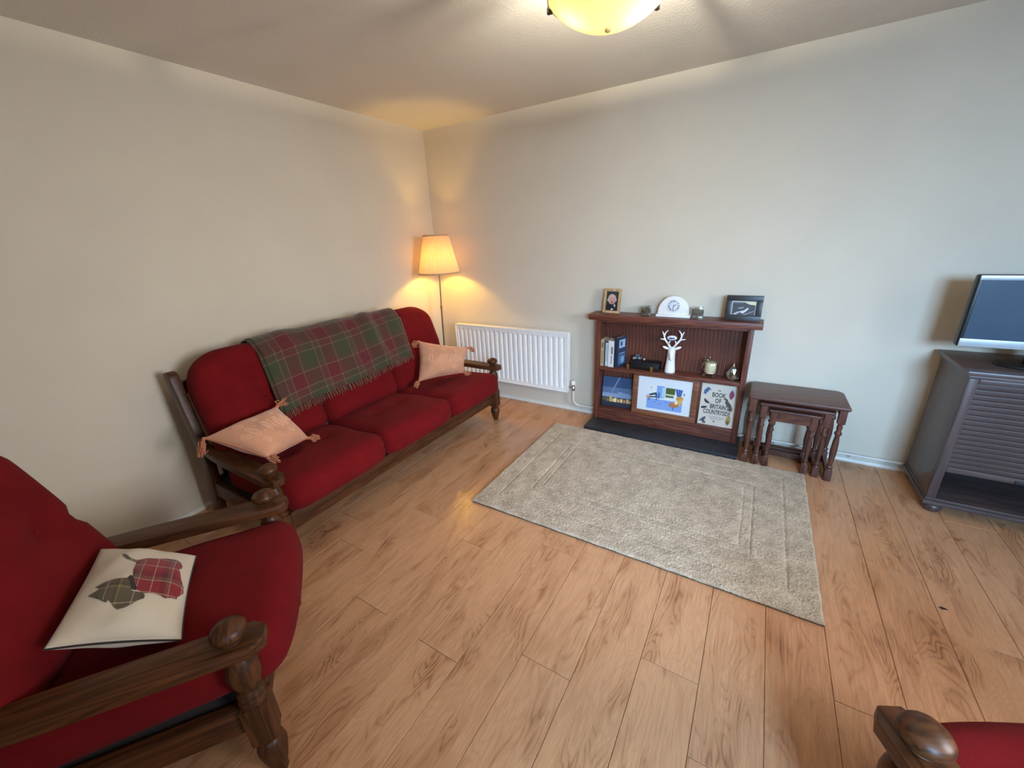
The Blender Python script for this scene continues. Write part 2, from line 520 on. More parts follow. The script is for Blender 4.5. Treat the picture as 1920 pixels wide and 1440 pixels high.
# lengthwise joint position of each row as laid
joint = {7: -2.304, 9: -2.318, 11: -2.172, 8: -1.793, 10: -1.627, 13: -1.968, 16: -1.806, 14: -2.199, 12: -1.50, 15: -1.46, 17: -2.42, 18: -1.33, 6: -1.72, 5: -2.10}
plank_cache = {}
for row in range(-1, 26):
    xa = max(X0 + row * PW, 0.002); xb = min(X0 + (row + 1) * PW, ROOM_X - 0.002)
    if xb - xa < 0.01: continue
    y = joint.get(row, -0.4 - ((row * 0.53) % 1.0) * PL)
    ys = [0.0]; k = y
    while k < -0.06: k += PL
    k -= PL
    while k > ROOM_Y:
        ys.append(k); k -= PL
    ys.append(ROOM_Y)
    for a, b in zip(ys[:-1], ys[1:]):
        key = (round(xb - xa, 4), round(a - b, 3))
        if key not in plank_cache:
            w, l = key; g = 0.0007; e = 0.0012
            V = [(-w / 2 + g, -l / 2 + g, -0.010), (w / 2 - g, -l / 2 + g, -0.010), (w / 2 - g, l / 2 - g, -0.010), (-w / 2 + g, l / 2 - g, -0.010)]
            V += [(x, y_, -0.0010) for x, y_, _ in V[:4]]
            V += [(-w / 2 + g + e, -l / 2 + g + e, 0), (w / 2 - g - e, -l / 2 + g + e, 0), (w / 2 - g - e, l / 2 - g - e, 0), (-w / 2 + g + e, l / 2 - g - e, 0)]
            F = [(8, 9, 10, 11)]
            for i in range(4):
                j = (i + 1) % 4
                F += [(i, j, 4 + j, 4 + i), (4 + i, 4 + j, 8 + j, 8 + i)]
            me = bpy.data.meshes.new('plank'); me.from_pydata(V, [], F); me.materials.append(M_LAM)
            plank_cache[key] = me
        o = bpy.data.objects.new('plank', plank_cache[key]); C.objects.link(o)
        o.parent = floor; o.location = ((xa + xb) / 2, (a + b) / 2, 0)

# quadrant bead along the walls
def bead(name, p0, p1, n, mat, label):
    m = MB(); r = 0.020; P0, P1, N = Vector(p0), Vector(p1), Vector(n)
    prof = [(0, 0), (r, 0)] + [(r * math.cos(R(a)), r * math.sin(R(a)) + 0.006) for a in range(0, 91, 15)] + [(0, r + 0.006)]
    V = []; k = len(prof)
    for P in (P0, P1):
        for a, b in prof: V.append(P + N * a + Vector((0, 0, b)))
    F = [(i, (i + 1) % k, k + (i + 1) % k, k + i) for i in range(k)] + [tuple(range(k)), tuple(range(k, 2 * k))[::-1]]
    m.add(V, F)
    return struct(m.build(name, mat, None, 50), label)
bead('baseboard_back', (0.0, 0, 0), (1.655, 0, 0), (0, -1, 0), M_TRIM, 'white quadrant bead at the foot of the back wall')
bead('trim_1', (2.74, 0, 0), (ROOM_X, 0, 0), (0, -1, 0), M_TRIM, 'white quadrant bead right of the hearth')
bead('baseboard_left', (0, ROOM_Y, 0), (0, -0.021, 0), (1, 0, 0), M_TRIM, 'white quadrant bead at the foot of the left wall')

# ================================================================== RADIATOR + PIPE
rad = thing('radiator', 'white panel radiator with vertical flutes on the back wall', 'radiator', (0.82, -0.05, 0.19))
ro = Vector(rad.location)
x0, x1, z0, z1 = 0.235, 1.408, 0.192, 0.706
NF = 23; pitch = (x1 - x0 - 0.03) / NF
xs = []; 
for i in range(NF):
    c = x0 + 0.015 + pitch * (i + 0.5)
    xs += [(c - pitch * 0.5, 0), (c - pitch * 0.30, 0), (c - pitch * 0.16, 1), (c + pitch * 0.16, 1), (c + pitch * 0.30, 0)]
xs = [(x0, 0)] + xs + [(x1 - 0.015, 0), (x1, 0)]
zs = [(z0, 0), (z0 + 0.030, 0), (z0 + 0.036, .35), (z0 + 0.05, 1), (z1 - 0.055, 1), (z1 - 0.041, .35), (z1 - 0.035, 0), (z1, 0)]
V = []; 
for x, gx in xs:
    for z, gz in zs:
        V.append((x - ro.x, -0.086 + 0.011 * min(gx, gz) - ro.y, z - ro.z))
F = grid_faces(len(xs), len(zs))
b0 = len(V); 
m = MB(); m.add(V, F)
m.o = ro
m.box((x0, -0.082, z0), (x0 + 0.004, -0.035, z1)); m.box((x1 - 0.004, -0.082, z0), (x1, -0.035, z1))
m.box((x0, -0.072, z0 + 0.002), (x1, -0.068, z1 - 0.002))
m.build('panel', M_RAD, rad, 35)
q = MB(ro); q.box((x0 - 0.003, -0.092, z1 - 0.004), (x1 + 0.003, -0.03, z1 + 0.006), 0.003); q.build('top_rail', M_RAD, rad)
q = MB(ro); q.box((x0, -0.089, z0 - 0.004), (x1, -0.06, z0 + 0.006), 0.003); q.build('bottom_rail', M_RAD, rad)
for s_ in (x0 - 0.002, x1 - 0.004):
    q = MB(ro); q.box((s_, -0.090, z0), (s_ + 0.006, -0.03, z1), 0.002); q.build('side_panel', M_RAD, rad)
for xb_ in (0.45, 1.2):
    q = MB(ro); q.box((xb_, -0.066, z0 + 0.05), (xb_ + 0.03, -0.001, z1 - 0.08)); q.build('wall_bracket', M_RAD, rad)
vx, vy, vz = 1.452, -0.06, 0.236
q = MB(ro); q.tube([(x1, vy, vz), (vx, vy, vz)], 0.011, 12); q.lathe([(0.013, -0.03), (0.016, -0.025), (0.016, -0.005), (0.012, 0.0), (0.012, 0.022)], 14, None, (vx, vy, vz)); q.build('valve_body', M_CHROME, rad)
q = MB(ro); q.lathe([(0.012, 0.02), (0.017, 0.024), (0.018, 0.05), (0.014, 0.056), (0.001, 0.057)], 16, None, (vx, vy, vz)); q.build('valve_cap', M_WHITE, rad)
pipe = MB()
pts = [(vx, vy, vz - 0.03), (vx, vy, 0.13)]
for a in range(0, 91, 15): pts.append((vx + 0.055 - 0.055 * math.cos(R(a)), vy + 0.02 * a / 90, 0.118 - 0.050 * math.sin(R(a))))
pts += [(1.6, -0.035, 0.066), (1.665, -0.035, 0.066)]
pipe.tube(pts, 0.0085, 10)
tag(pipe.build('radiator_pipe', M_TRIM, None), 'white pipe bending from the radiator valve down to the shelf unit', 'pipe')
pipe = MB(); pipe.tube([(2.72, -0.032, 0.056), (3.61, -0.032, 0.060)], 0.0085, 10)
for xk in (2.95, 3.36):
    pipe.box((xk - 0.006, -0.042, 0.044), (xk + 0.006, 0.0, 0.050))
tag(pipe.build('heating_pipe', M_TRIM, None), 'white pipe running low along the wall behind the nest tables', 'pipe')

# ================================================================== SEATING
def turned_leg(lift):
    """lower foot, block and upper post: profiles"""
    foot = [(0.018, 0), (0.021, 0.006), (0.022, 0.020), (0.029, 0.040), (0.037, 0.070), (0.039, 0.088), (0.033, 0.106), (0.026, 0.112), (0.031, 0.118), (0.031, 0.126), (0.026, 0.131)]
    foot = [(r, z if z > 0.11 else z * (0.11 + lift) / 0.11 - lift) for r, z in foot]
    post = [(0.030, 0.268), (0.036, 0.276), (0.036, 0.290), (0.028, 0.296), (0.034, 0.304), (0.034, 0.312), (0.024, 0.320), (0.030, 0.335), (0.038, 0.362), (0.040, 0.385), (0.037, 0.410), (0.028, 0.430), (0.024, 0.440), (0.028, 0.455)]
    knob = [(0.024, 0.489), (0.026, 0.494), (0.020, 0.499), (0.022, 0.503), (0.036, 0.509), (0.0410, 0.518), (0.0405, 0.528), (0.034, 0.538), (0.022, 0.545), (0.010, 0.550), (0.001, 0.5505)]
    return foot, post, knob

BACK_A = R(20); OY, OZ = -0.556, 0.374; BH = 0.624; HW = 0.076
def back_pt(x, v, w):
    return (x, OY - math.sin(BACK_A) * v + math.cos(BACK_A) * w, OZ + math.cos(BACK_A) * v + math.sin(BACK_A) * w)

def seating(name, label, cat, n, sw, loc, rz, group=None, lift=0.0):
    t = thing(name, label, cat, (loc[0], loc[1], 0), rz, group)
    W = n * sw + 0.13; ax = W / 2 - 0.0475
    for s in (-1, 1):
        cx = s * ax
        prof = [(-0.045, -0.030), (-0.022, 0.0), (0.022, 0.0), (0.045, -0.030), (0.045, -0.42), (0.040, -0.55), (0.030, -0.66), (0.024, -0.72), (-0.024, -0.72), (-0.030, -0.66), (-0.040, -0.55), (-0.045, -0.42)]
        m = MB(); m.prism([(cx + a, b) for a, b in prof], 0.455, 0.490, 0.005)
        arm = m.build('armrest', FW('y'), t)
        foot, post, knob = turned_leg(lift)
        m = MB(); m.lathe(knob, 28, None, (cx, -0.072, 0)); m.build('knob', FW('x'), arm)
        m = MB(); m.lathe(foot, 24, None, (cx, -0.072, 0)); m.lathe(post, 24, None, (cx, -0.072, 0))
        m.box((cx - 0.033, -0.105, 0.128), (cx + 0.033, -0.039, 0.270), 0.004)
        m.build('front_leg', FW('z'), t)
        # sabre-shaped back post
        path = [(-0.80, -lift), (-0.775, 0.12), (-0.735, 0.30), (-0.725, 0.40), (-0.735, 0.50), (-0.765, 0.62), (-0.80, 0.76), (-0.825, 0.86)]
        hw_ = 0.040
        L_ = [(y - hw_, z) for y, z in path]; R_ = [(y + hw_, z) for y, z in path]
        top = [(path[-1][0] + hw_ * math.cos(R(a)), path[-1][1] + 0.03 * math.sin(R(a))) for a in range(20, 170, 20)]
        poly = R_ + top + L_[::-1]
        Mx = Matrix(((0, 0, 1, 0), (1, 0, 0, 0), (0, 1, 0, 0), (0, 0, 0, 1)))
        m = MB(); m.prism(poly, cx - 0.022, cx + 0.022, 0.006, Mx); m.build('back_post', FW('z'), t)
        m = MB(); m.box((cx - 0.014, -0.74, 0.175), (cx + 0.014, -0.10, 0.265), 0.004); m.build('side_rail', FW('y'), t)
    m = MB(); m.box((-ax + 0.02, -0.095, 0.165), (ax - 0.02, -0.060, 0.262), 0.006); m.build('front_rail', FW('x'), t)
    m = MB(); m.box((-ax, -0.775, 0.175), (ax, -0.745, 0.265), 0.004); m.build('back_rail', FW('x'), t)
    m = MB(); m.box((-ax, -0.840, 0.760), (ax, -0.812, 0.830), 0.004); m.build('top_rail', FW('x'), t)
    for k in range(int(n * 5)):
        x = -ax + 0.08 + (2 * ax - 0.16) * k / (n * 5 - 1)
        m = MB(); m.box((x - 0.02, -0.012, 0), (x + 0.02, 0.0, 0.52), 0.0, mat=Matrix.Translation((0, -0.745, 0.25)) @ Matrix.Rotation(R(8.5), 4, 'X')); m.build('back_slat', FW('z'), t, 0)
    m = MB(); m.box((-ax + 0.02, -0.75, 0.235), (ax - 0.02, -0.10, 0.250)); m.build('seat_webbing', M_PIPING, t, 0)
    # cushions
    for k in range(n):
        cx = (k - (n - 1) / 2) * sw
        hx = sw / 2 + 0.004; hy = 0.310; hz = 0.080
        btn = [(-0.10, -0.02), (0.10, -0.02)]
        def fs(Q, hx=hx, hy=hy, hz=hz, cx=cx):
            u = Q[:, 0] / hx; v = Q[:, 1] / hy; w = Q[:, 2] / hz
            Q = Q.copy()
            up = np.clip(w, 0, 1)
            Q[:, 2] += 0.022 * up * (1 - np.abs(u) ** 3) * (1 - np.abs(v) ** 3)
            Q[:, 1] += 0.022 * np.clip(v, 0, 1) ** 2 * (1 - u ** 2) * (1 - 0.5 * w ** 2)
            Q[:, 2] += up * 0.004 * vnoise(Q[:, 0] * 9 + cx * 7, Q[:, 1] * 9, 3)
            # front corners swept back in plan
            Q[:, 1] -= 0.035 * np.clip(v, 0, 1) * np.abs(u) ** 6
            for bx, by in btn:
                d2 = (Q[:, 0] - bx) ** 2 + (Q[:, 1] - by) ** 2
                Q[:, 2] -= up * (0.022 * np.exp(-d2 / (2 * 0.038 ** 2)) + 0.009 * np.exp(-d2 / (2 * 0.010 ** 2)))
            return Q
        Q, F = soft_block(hx, hy, hz, 0.058, 26, fs)
        tilt = R(4.0)
        y, z = Q[:, 1].copy(), Q[:, 2].copy()
        Q[:, 0] += cx
        Q[:, 1] = y * math.cos(tilt) - z * math.sin(tilt) - 0.290
        Q[:, 2] = y * math.sin(tilt) + z * math.cos(tilt) + 0.338
        c = soft_obj('seat_cushion', Q, F, M_RED, t)
        for bx, by in btn:
            m = MB(); m.ellipsoid((cx + bx, -0.290 + by - 0.005, 0.338 + hz + 0.022 - 0.0275), 0.012, 0.012, 0.006, 14, 8); m.build('button', M_BTN, c)
        # back cushion
        hv = BH / 2; hw = HW
        bl = [(-0.14, 0.30), (0.14, 0.30)] if n == 1 else [(0.0, 0.30)]
        outer = {0: -1, n - 1: 1}.get(k, 0) if n > 1 else 2
        wide = 0.004 if n > 1 else 0.020
        hxb = sw / 2 + wide
        def fb(Q, k=k, outer=outer, hx=hxb):
            Q = Q.copy()
            x, v, w = Q[:, 0].copy(), Q[:, 1] + hv, Q[:, 2].copy()
            RC = 0.20
            sc = np.ones_like(v)
            for s in (-1, 1):
                if outer == 2 or outer == s:
                    e = np.clip((s * x - (hx - RC)) / RC, 0, 1)
                    drop = RC * (1 - np.sqrt(np.clip(1 - e ** 2, 0, 1))) * 0.92
                    sc *= (BH - drop) / BH
            un = x / hx; vn = (v - hv) / hv
            fr = np.clip(w / hw, 0, 1)
            w = w + fr * 0.020 * (1 - un ** 4) * (1 - vn ** 4)
            for bx, bv in bl:
                d2 = (x - bx) ** 2 + (v - bv) ** 2
                w = w - fr * (0.022 * np.exp(-d2 / (2 * 0.045 ** 2)) + 0.009 * np.exp(-d2 / (2 * 0.010 ** 2)))
            w = w - fr * 0.014 * np.exp(-((v - bl[0][1] - 0.01 * np.sin(x * 9)) / 0.022) ** 2) * (0.55 + 0.45 * np.abs(un))
            if outer == 2:
                pinch = 0.022 * np.exp(-((v - 0.30) / 0.030) ** 2) * np.abs(un) ** 4
                x = x - np.sign(x) * pinch
            w = w + fr * 0.004 * vnoise(x * 8 + k * 3, v * 8, 5)
            v = v * sc
            y = OY - math.sin(BACK_A) * v + math.cos(BACK_A) * w
            z = OZ + math.cos(BACK_A) * v + math.sin(BACK_A) * w
            return np.stack([x, y, z], 1)
        Q, F = soft_block(hxb, hv, hw, 0.066, 30, fb)
        Q[:, 0] += cx
        c = soft_obj('back_cushion', Q, F, M_RED, t)
        for bx, bv in bl:
            p = back_pt(cx + bx, bv, hw + 0.020 - 0.034)
            m = MB(); m.ellipsoid(p, 0.013, 0.010, 0.011, 14, 8); m.build('button', M_BTN, c)
    for o in t.children: o.location.z += lift
    return t

SOFA_X, SOFA_Y = 0.985, -1.395
seating('sofa', 'long three-seat sofa with red cushions and dark wooden frame against the wall', 'sofa', 3, 0.60, (SOFA_X, SOFA_Y), R(-90))
CH1 = (1.471, -2.586); CH1A = R(54.5 - 90)
seating('armchair', 'red armchair with dark wooden arms holding the cream dog cushion', 'armchair', 1, 0.59, CH1, CH1A, 'red armchairs with wooden frames', 0.04)
seating('armchair', 'red armchair whose front arm with round knob stands in the bottom right corner', 'armchair', 1, 0.59, (3.334, -2.078), R(117 - 90), 'red armchairs with wooden frames', 0.04)

def local_to_world(x, y, z, loc, a):
    return Vector((loc[0] + x * math.cos(a) - y * math.sin(a), loc[1] + x * math.sin(a) + y * math.cos(a), z))

# ------------------------------------------------------------------ pillows
def pillow_surface(A, B, Cc, D, thick, concave=0.06, wob=0.0, seed=1):
    """returns f(u,v,side) -> point, u,v in 0..1; corners A(0,0) B(1,0) C(1,1) D(0,1)"""
    A, B, Cc, D = [np.array(p, float) for p in (A, B, Cc, D)]
    nrm = np.cross(Cc - A, D - B); nrm /= np.linalg.norm(nrm)
    if nrm[2] < 0: nrm = -nrm
    def f(u, v, side):
        u = np.asarray(u, float); v = np.asarray(v, float)
        a, b = 2 * u - 1, 2 * v - 1
        a2 = a * (1 - concave * (1 - b ** 2) * np.abs(a) ** 3); b2 = b * (1 - concave * (1 - a ** 2) * np.abs(b) ** 3)
        uu, vv = (a2 + 1) / 2, (b2 + 1) / 2
        P = ((1 - uu) * (1 - vv))[..., None] * A + (uu * (1 - vv))[..., None] * B + (uu * vv)[..., None] * Cc + ((1 - uu) * vv)[..., None] * D
        h = thick * np.clip((1 - a ** 2), 0, 1) ** 0.48 * np.clip((1 - b ** 2), 0, 1) ** 0.48
        h = h * (1 + wob * vnoise(a * 3, b * 3, seed)) + 0.0015
        return P + side * h[..., None] * nrm
    return f, nrm

def pillow_mesh(f, n=34):
    t = (np.sin(np.linspace(-1, 1, n) * math.pi / 2) + 1) / 2
    U, Vv = np.meshgrid(t, t, indexing='ij')
    top = f(U, Vv, 1).reshape(-1, 3); bot = f(U, Vv, -1).reshape(-1, 3)
    F = grid_faces(n, n) + [g[::-1] for g in grid_faces(n, n, n * n)]
    edge = [i * n for i in range(n)] + [(n - 1) * n + j for j in range(1, n)] + [i * n + n - 1 for i in range(n - 2, -1, -1)] + [j for j in range(n - 2, 0, -1)]
    m = n * n
    for i in range(len(edge)):
        a, b = edge[i], edge[(i + 1) % len(edge)]
        F.append((a, b, m + b, m + a))
    return np.vstack([top, bot]), F

def tassel(pos, direction, parent, seed, drop):
    rs = random.Random(seed)
    p = Vector(pos); d = Vector(direction).normalized()
    m = MB(parent.location)
    m.tube([p - d * 0.006, p + d * 0.004, p + d * 0.012], [0.007, 0.010, 0.006], 10)
    for i in range(16):
        sp = Vector((rs.uniform(-1, 1), rs.uniform(-1, 1), rs.uniform(-1, 1))) * 0.014
        L = rs.uniform(0.045, 0.062)
        e = p + d * L * 0.9 + sp + Vector((0, 0, -drop * 0.03))
        mid = p + d * L * 0.45 + sp * 1.1 + Vector((0, 0, 0.006 - drop * 0.006))
        back = e - d * 0.022 + sp * 0.4 + Vector((0, 0, 0.002))
        m.tube([p + d * 0.008, mid, e, back] if i % 3 else [p + d * 0.008, mid, e], 0.0026, 5)
    m.build('tassel', M_TASSEL, parent)

def peach_pillow(label, A, B, Cc, D, thick, seed, drops):
    cen = (np.array(A) + B + Cc + D) / 4 if False else sum(np.array(q, float) for q in (A, B, Cc, D)) / 4
    t = thing('tasselled_pillow', label, 'pillow', tuple(cen), 0, 'peach tasselled pillows on the sofa')
    f, nrm = pillow_surface(A, B, Cc, D, thick, 0.07, 0.12, seed)
    V, F = pillow_mesh(f)
    pydata('cover', V - cen, F, M_PEACH, t, 180)
    # braided edge
    n = 44; e = np.linspace(0, 1, n)
    ring = np.vstack([np.stack([e, 0 * e], 1), np.stack([0 * e + 1, e], 1)[1:], np.stack([1 - e, 0 * e + 1], 1)[1:], np.stack([0 * e, 1 - e], 1)[1:-1]])
    P = f(ring[:, 0], ring[:, 1], 0)
    m = MB(tuple(cen)); pts = [tuple(p) for p in P]; m.tube(pts + pts[:1], [0.0035 + 0.0015 * (i % 2) for i in range(len(pts) + 1)], 6); m.build('braid', M_TASSEL, t)
    # raised embroidery: a row of ovals and bars with scrolls
    m = MB(tuple(cen))
    def cord(uv, r=0.0028):
        uv = np.array(uv); m.tube([tuple(p) for p in f(uv[:, 0], uv[:, 1], 1)], r, 6)
    def oval(cu, cv, ru, rv, r=0.0028):
        a = np.linspace(0, 2 * math.pi, 20); cord(np.stack([cu + ru * np.cos(a), cv + rv * np.sin(a)], 1), r)
    us = [0.24, 0.34, 0.46, 0.56, 0.66, 0.77]
    for i, u in enumerate(us):
        if i in (1, 3): cord([(u - 0.012, 0.36), (u - 0.012, 0.62)]); cord([(u + 0.012, 0.36), (u + 0.012, 0.62)])
        else:
            oval(u, 0.49, 0.042, 0.135); oval(u, 0.49, 0.020, 0.085, 0.0022)
    for cu, cv in ((0.25, 0.76), (0.5, 0.79), (0.75, 0.76), (0.25, 0.22), (0.5, 0.20), (0.75, 0.22), (0.12, 0.5), (0.89, 0.5)):
        a = np.linspace(0, 3.6 * math.pi, 34); rr = 0.012 + 0.0048 * a
        cord(np.stack([cu + rr * np.cos(a), cv + rr * 1.1 * np.sin(a)], 1), 0.0018)
    m.build('embroidery', M_PEACH2, t)
    for i, (c, dr) in enumerate(zip((A, B, Cc, D), drops)):
        d = np.array(c, float) - cen; d = d / np.linalg.norm(d); d = d + np.array(dr[:3]);
        tassel(np.array(c), d, t, seed * 10 + i, dr[3])
    return t

peach_pillow('peach tasselled pillow lying over the near wooden arm of the sofa',
             (0.525, -2.380, 0.622), (0.515, -2.015, 0.642), (0.680, -1.975, 0.470), (0.790, -2.245, 0.515), 0.074, 3,
             ((0.1, -0.1, -1.6, 1.0), (0.5, 0.6, 0, 0), (0.3, 0.1, 0.1, 0), (0.2, 0.9, 0.1, 0.2)))
peach_pillow('peach tasselled pillow propped against the far arm of the sofa beside the radiator',
             (0.465, -0.828, 0.730), (0.775, -0.610, 0.655), (0.770, -0.685, 0.470), (0.585, -1.000, 0.470), 0.070, 4,
             ((0, -0.4, -0.8, 0.8), (0.5, 0, -0.7, 0.4), (0.9, 0, 0.25, 0.1), (0.3, 0, -0.1, 0.1)))

# cream dog cushion on the near armchair
def ch1(x, y, z): return np.array(local_to_world(x, y, z, CH1, CH1A))
pTL, pTR, pBR, pBL = [np.array(p) for p in ((1.026, -2.890, 0.585), (1.230, -2.728, 0.515), (1.535, -2.887, 0.505), (1.365, -3.080, 0.585))]
cen = (pTL + pTR + pBR + pBL) / 4
dogp = thing('dog_cushion', 'cream cushion with tartan terrier print and dark piping on the near armchair', 'cushion', tuple(cen))
f, nrm = pillow_surface(pTL, pTR, pBR, pBL, 0.062, 0.05, 0.14, 2)
V, F = pillow_mesh(f)
pydata('cover', V - cen, F, M_CREAM, dogp, 180)
n = 40; e = np.linspace(0, 1, n)
ring = np.vstack([np.stack([e, 0 * e], 1), np.stack([0 * e + 1, e], 1)[1:], np.stack([1 - e, 0 * e + 1], 1)[1:], np.stack([0 * e, 1 - e], 1)[1:-1]])
P = f(ring[:, 0], ring[:, 1], 0); pts = [tuple(p) for p in P]
m = MB(tuple(cen)); m.tube(pts + pts[:1], 0.0028, 6); m.build('piping', M_PIPING, dogp)
# homography photo quad -> cushion uv, to lay the print out on the cloth
def homog(src, dst):
    A = []; b = []
    for (x, y), (u, v) in zip(src, dst):
        A.append([x, y, 1, 0, 0, 0, -u * x, -u * y]); b.append(u)
        A.append([0, 0, 0, x, y, 1, -v * x, -v * y]); b.append(v)
    h = np.linalg.solve(np.array(A, float), np.array(b, float)); return np.append(h, 1).reshape(3, 3)
Hm = homog([(770, 165), (1700, 240), (1535, 1110), (110, 1205)], [(0, 0), (1, 0), (1, 1), (0, 1)])
def touv(p):
    q = Hm @ np.array([p[0] - 45, p[1] + 80, 1.0]); return q[:2] / q[2]
body = [(1200, 345), (1290, 318), (1400, 318), (1480, 300), (1570, 293), (1612, 320), (1625, 365), (1612, 398), (1590, 408), (1600, 440), (1612, 500), (1638, 540), (1635, 600), (1600, 640), (1575, 660), (1560, 690), (1500, 690), (1440, 708), (1400, 688), (1330, 680), (1240, 690), (1175, 665), (1110, 600), (1080, 575), (1110, 548), (1140, 545), (1145, 480), (1170, 420), (1180, 370)]
tail = [(1035, 278), (1060, 272), (1085, 288), (1120, 325), (1165, 338), (1205, 348), (1180, 372), (1130, 355), (1085, 340), (1050, 305)]
head = [(740, 622), (860, 590), (960, 580), (1080, 575), (1110, 600), (1112, 650), (1120, 680), (1225, 684), (1248, 710), (1240, 745), (1170, 775), (1110, 815), (1040, 845), (965, 856), (930, 830), (905, 790), (872, 765), (862, 786), (838, 785), (825, 750), (825, 705), (800, 690), (665, 690), (770, 660), (790, 642)]
collar = [(1085, 575), (1112, 545), (1140, 550), (1150, 600), (1172, 640), (1165, 672), (1115, 668), (1112, 620)]
def print_patch(name, poly, mat, lift):
    uvp = [touv(p) for p in poly]
    b = bmesh.new(); vs = [b.verts.new((p[0], p[1], 0)) for p in uvp]
    b.faces.new(vs)
    bmesh.ops.triangulate(b, faces=b.faces)
    for _ in range(3): bmesh.ops.subdivide_edges(b, edges=[e_ for e_ in b.edges if e_.calc_length() > 0.05], cuts=1); bmesh.ops.triangulate(b, faces=b.faces)
    uv = np.array([(v.co.x, v.co.y) for v in b.verts])
    P = f(uv[:, 0], uv[:, 1], 1) + nrm * lift - cen
    b.verts.index_update()
    Fs = [tuple(v.index for v in fc.verts) for fc in b.faces]; b.free()
    return pydata(name, P, Fs, mat, dogp, 180, uv=uv * 0.30)
gr = srgb(96, 88, 66); dg = srgb(78, 64, 52); cr_ = srgb(196, 176, 146); rd = srgb(140, 44, 48); dr = srgb(104, 40, 46); br = srgb(104, 84, 70)
T_RED = tartan('red_tartan_print', [(0, rd), (0.34, cr_), (0.375, rd), (0.62, dr), (0.8, br), (0.92, cr_), (0.945, rd)], 0.085)
T_GRN = tartan('green_tartan_print', [(0, gr), (0.3, cr_), (0.34, br), (0.6, dg), (0.72, srgb(140, 126, 80)), (0.80, gr)], 0.07)
print_patch('dog_tail_print', tail, T_GRN, 0.0010)
print_patch('dog_body_print', body, T_RED, 0.0012)
print_patch('dog_head_print', head, T_GRN, 0.0014)
print_patch('dog_collar_print', collar, M_PIPING, 0.0018)

# ------------------------------------------------------------------ tartan throw over the sofa back
gG, gM, gB, gC = srgb(66, 70, 50), srgb(98, 42, 46), srgb(84, 64, 52), srgb(122, 102, 82)
T_THROW = tartan('throw_tartan', [(0, gG), (0.33, gC), (0.352, gB), (0.50, gC), (0.522, gM), (0.85, gC), (0.872, gB)], 0.25)
throw = thing('tartan_throw', 'green and maroon tartan throw with fringe draped over the sofa back', 'blanket', (SOFA_X, SOFA_Y, 0), R(-90))
xn, xf = 0.545, -0.515           # near and far edges, sofa coordinates
ns, nt = 90, 64
def throw_point(s, tt, off):
    x = xn + (xf - xn) * s
    vb = 0.175 + 0.075 * s + 0.006 * math.sin(9 * s)
    r = HW + 0.012 + off
    vtop = BH - HW
    x_t = x
    front = vtop - vb; arc = math.pi * r; back = 0.16
    L = tt * (front + arc + back)
    # soft folds, stronger towards the middle of the drop
    fold = 0.014 * math.sin(26 * s + 2.2 * math.sin(5 * tt) ) * (0.4 + 0.6 * math.sin(math.pi * min(1, tt * 1.6))) * math.exp(-((s - 0.72) / 0.16) ** 2) * 1.8
    fold += 0.013 * math.sin(19 * s - 3 * tt) * math.exp(-((s - 0.2) / 0.2) ** 2) * math.exp(-((tt - 0.5) / 0.25) ** 2)
    fold = max(fold, -0.004) + 0.004
    crown = 0.020
    if L < front:
        v = vb + L
        vn = (v - BH / 2) / (BH / 2)
        w = r + crown * (1 - vn ** 4) + fold
        x_t += 0.010 * math.sin(7 * s) * (1 - L / front) + 0.02 * (1 - L / front)
        return back_pt(x_t, v, w), L
    if L < front + arc:
        a = (L - front) / r
        vv = vtop + (r + fold * 0.8) * math.sin(a); ww = (r + fold * 0.8) * math.cos(a)
        return back_pt(x_t, vv, ww), L
    v = vtop - (L - front - arc)
    return back_pt(x_t, v, -r), L
def throw_grid(name, off, ext, mat):
    V = []; UV = []
    for i in range(ns):
        s = -ext + (1 + ext) * i / (ns - 1)
        for j in range(nt):
            p, L = throw_point(s, j / (nt - 1), off)
            V.append(p); UV.append((s * 1.10 + 0.02, L + 0.05 - 0.075 * 0 ))
    o = pydata(name, V, grid_faces(ns, nt), mat, throw, 180, uv=UV)
    md = o.modifiers.new('cloth_thickness', 'SOLIDIFY'); md.thickness = 0.004; md.offset = 0
    return o
throw_grid('cloth', 0.008, 0.0, T_THROW)
throw_grid('folded_under_layer', 0.001, 0.018, T_THROW)
m = MB()
for k in range(110):
    s = (k + 0.5) / 110 + random.uniform(-0.003, 0.003)
    p, _ = throw_point(min(max(s, 0), 1), 0.0, 0.008); p = Vector(p)
    L = random.uniform(0.034, 0.052); sw_ = random.uniform(-0.006, 0.006)
    d = Vector(back_pt(0, -1, 0)) - Vector(back_pt(0, 0, 0))
    m.tube([p, p + d * L * 0.5 + Vector((sw_ * 0.4, 0.003, 0)), p + d * L + Vector((sw_, 0.002, 0))], [0.0024, 0.0022, 0.0016], 5)
m.build('fringe', fabric('throw_fringe_wool', srgb(112, 84, 66), 500, 0.2, 0.3), throw, 180, kind='stuff')

# ================================================================== FLOOR LAMP
LX, LY = 0.243, -0.250
lamp = thing('floor_lamp', 'lit floor lamp with cream pleated shade in the corner', 'floor lamp', (0.195, LY, 0))
lo = Vector(lamp.location)
q = MB(lo); q.lathe([(0.125, 0), (0.128, 0.006), (0.124, 0.016), (0.05, 0.024), (0.014, 0.03)], 36, None, lo); q.build('base', M_CHROME, lamp)
q = MB(lo); q.tube([(0.195, LY, 0.02), (LX - 0.018, LY, 0.895)], 0.0085, 12); q.build('pole', M_CHROME, lamp)
q = MB(lo); q.tube([(LX - 0.018, LY, 0.895), (LX, LY, 1.25)], 0.0070, 12); q.build('upper_pole', M_CHROME, lamp)
q = MB(lo); q.lathe([(0.0115, -0.012), (0.0125, 0), (0.0115, 0.012)], 14, None, (LX - 0.018, LY, 0.897)); q.build('pole_joint', M_BRASS, lamp)
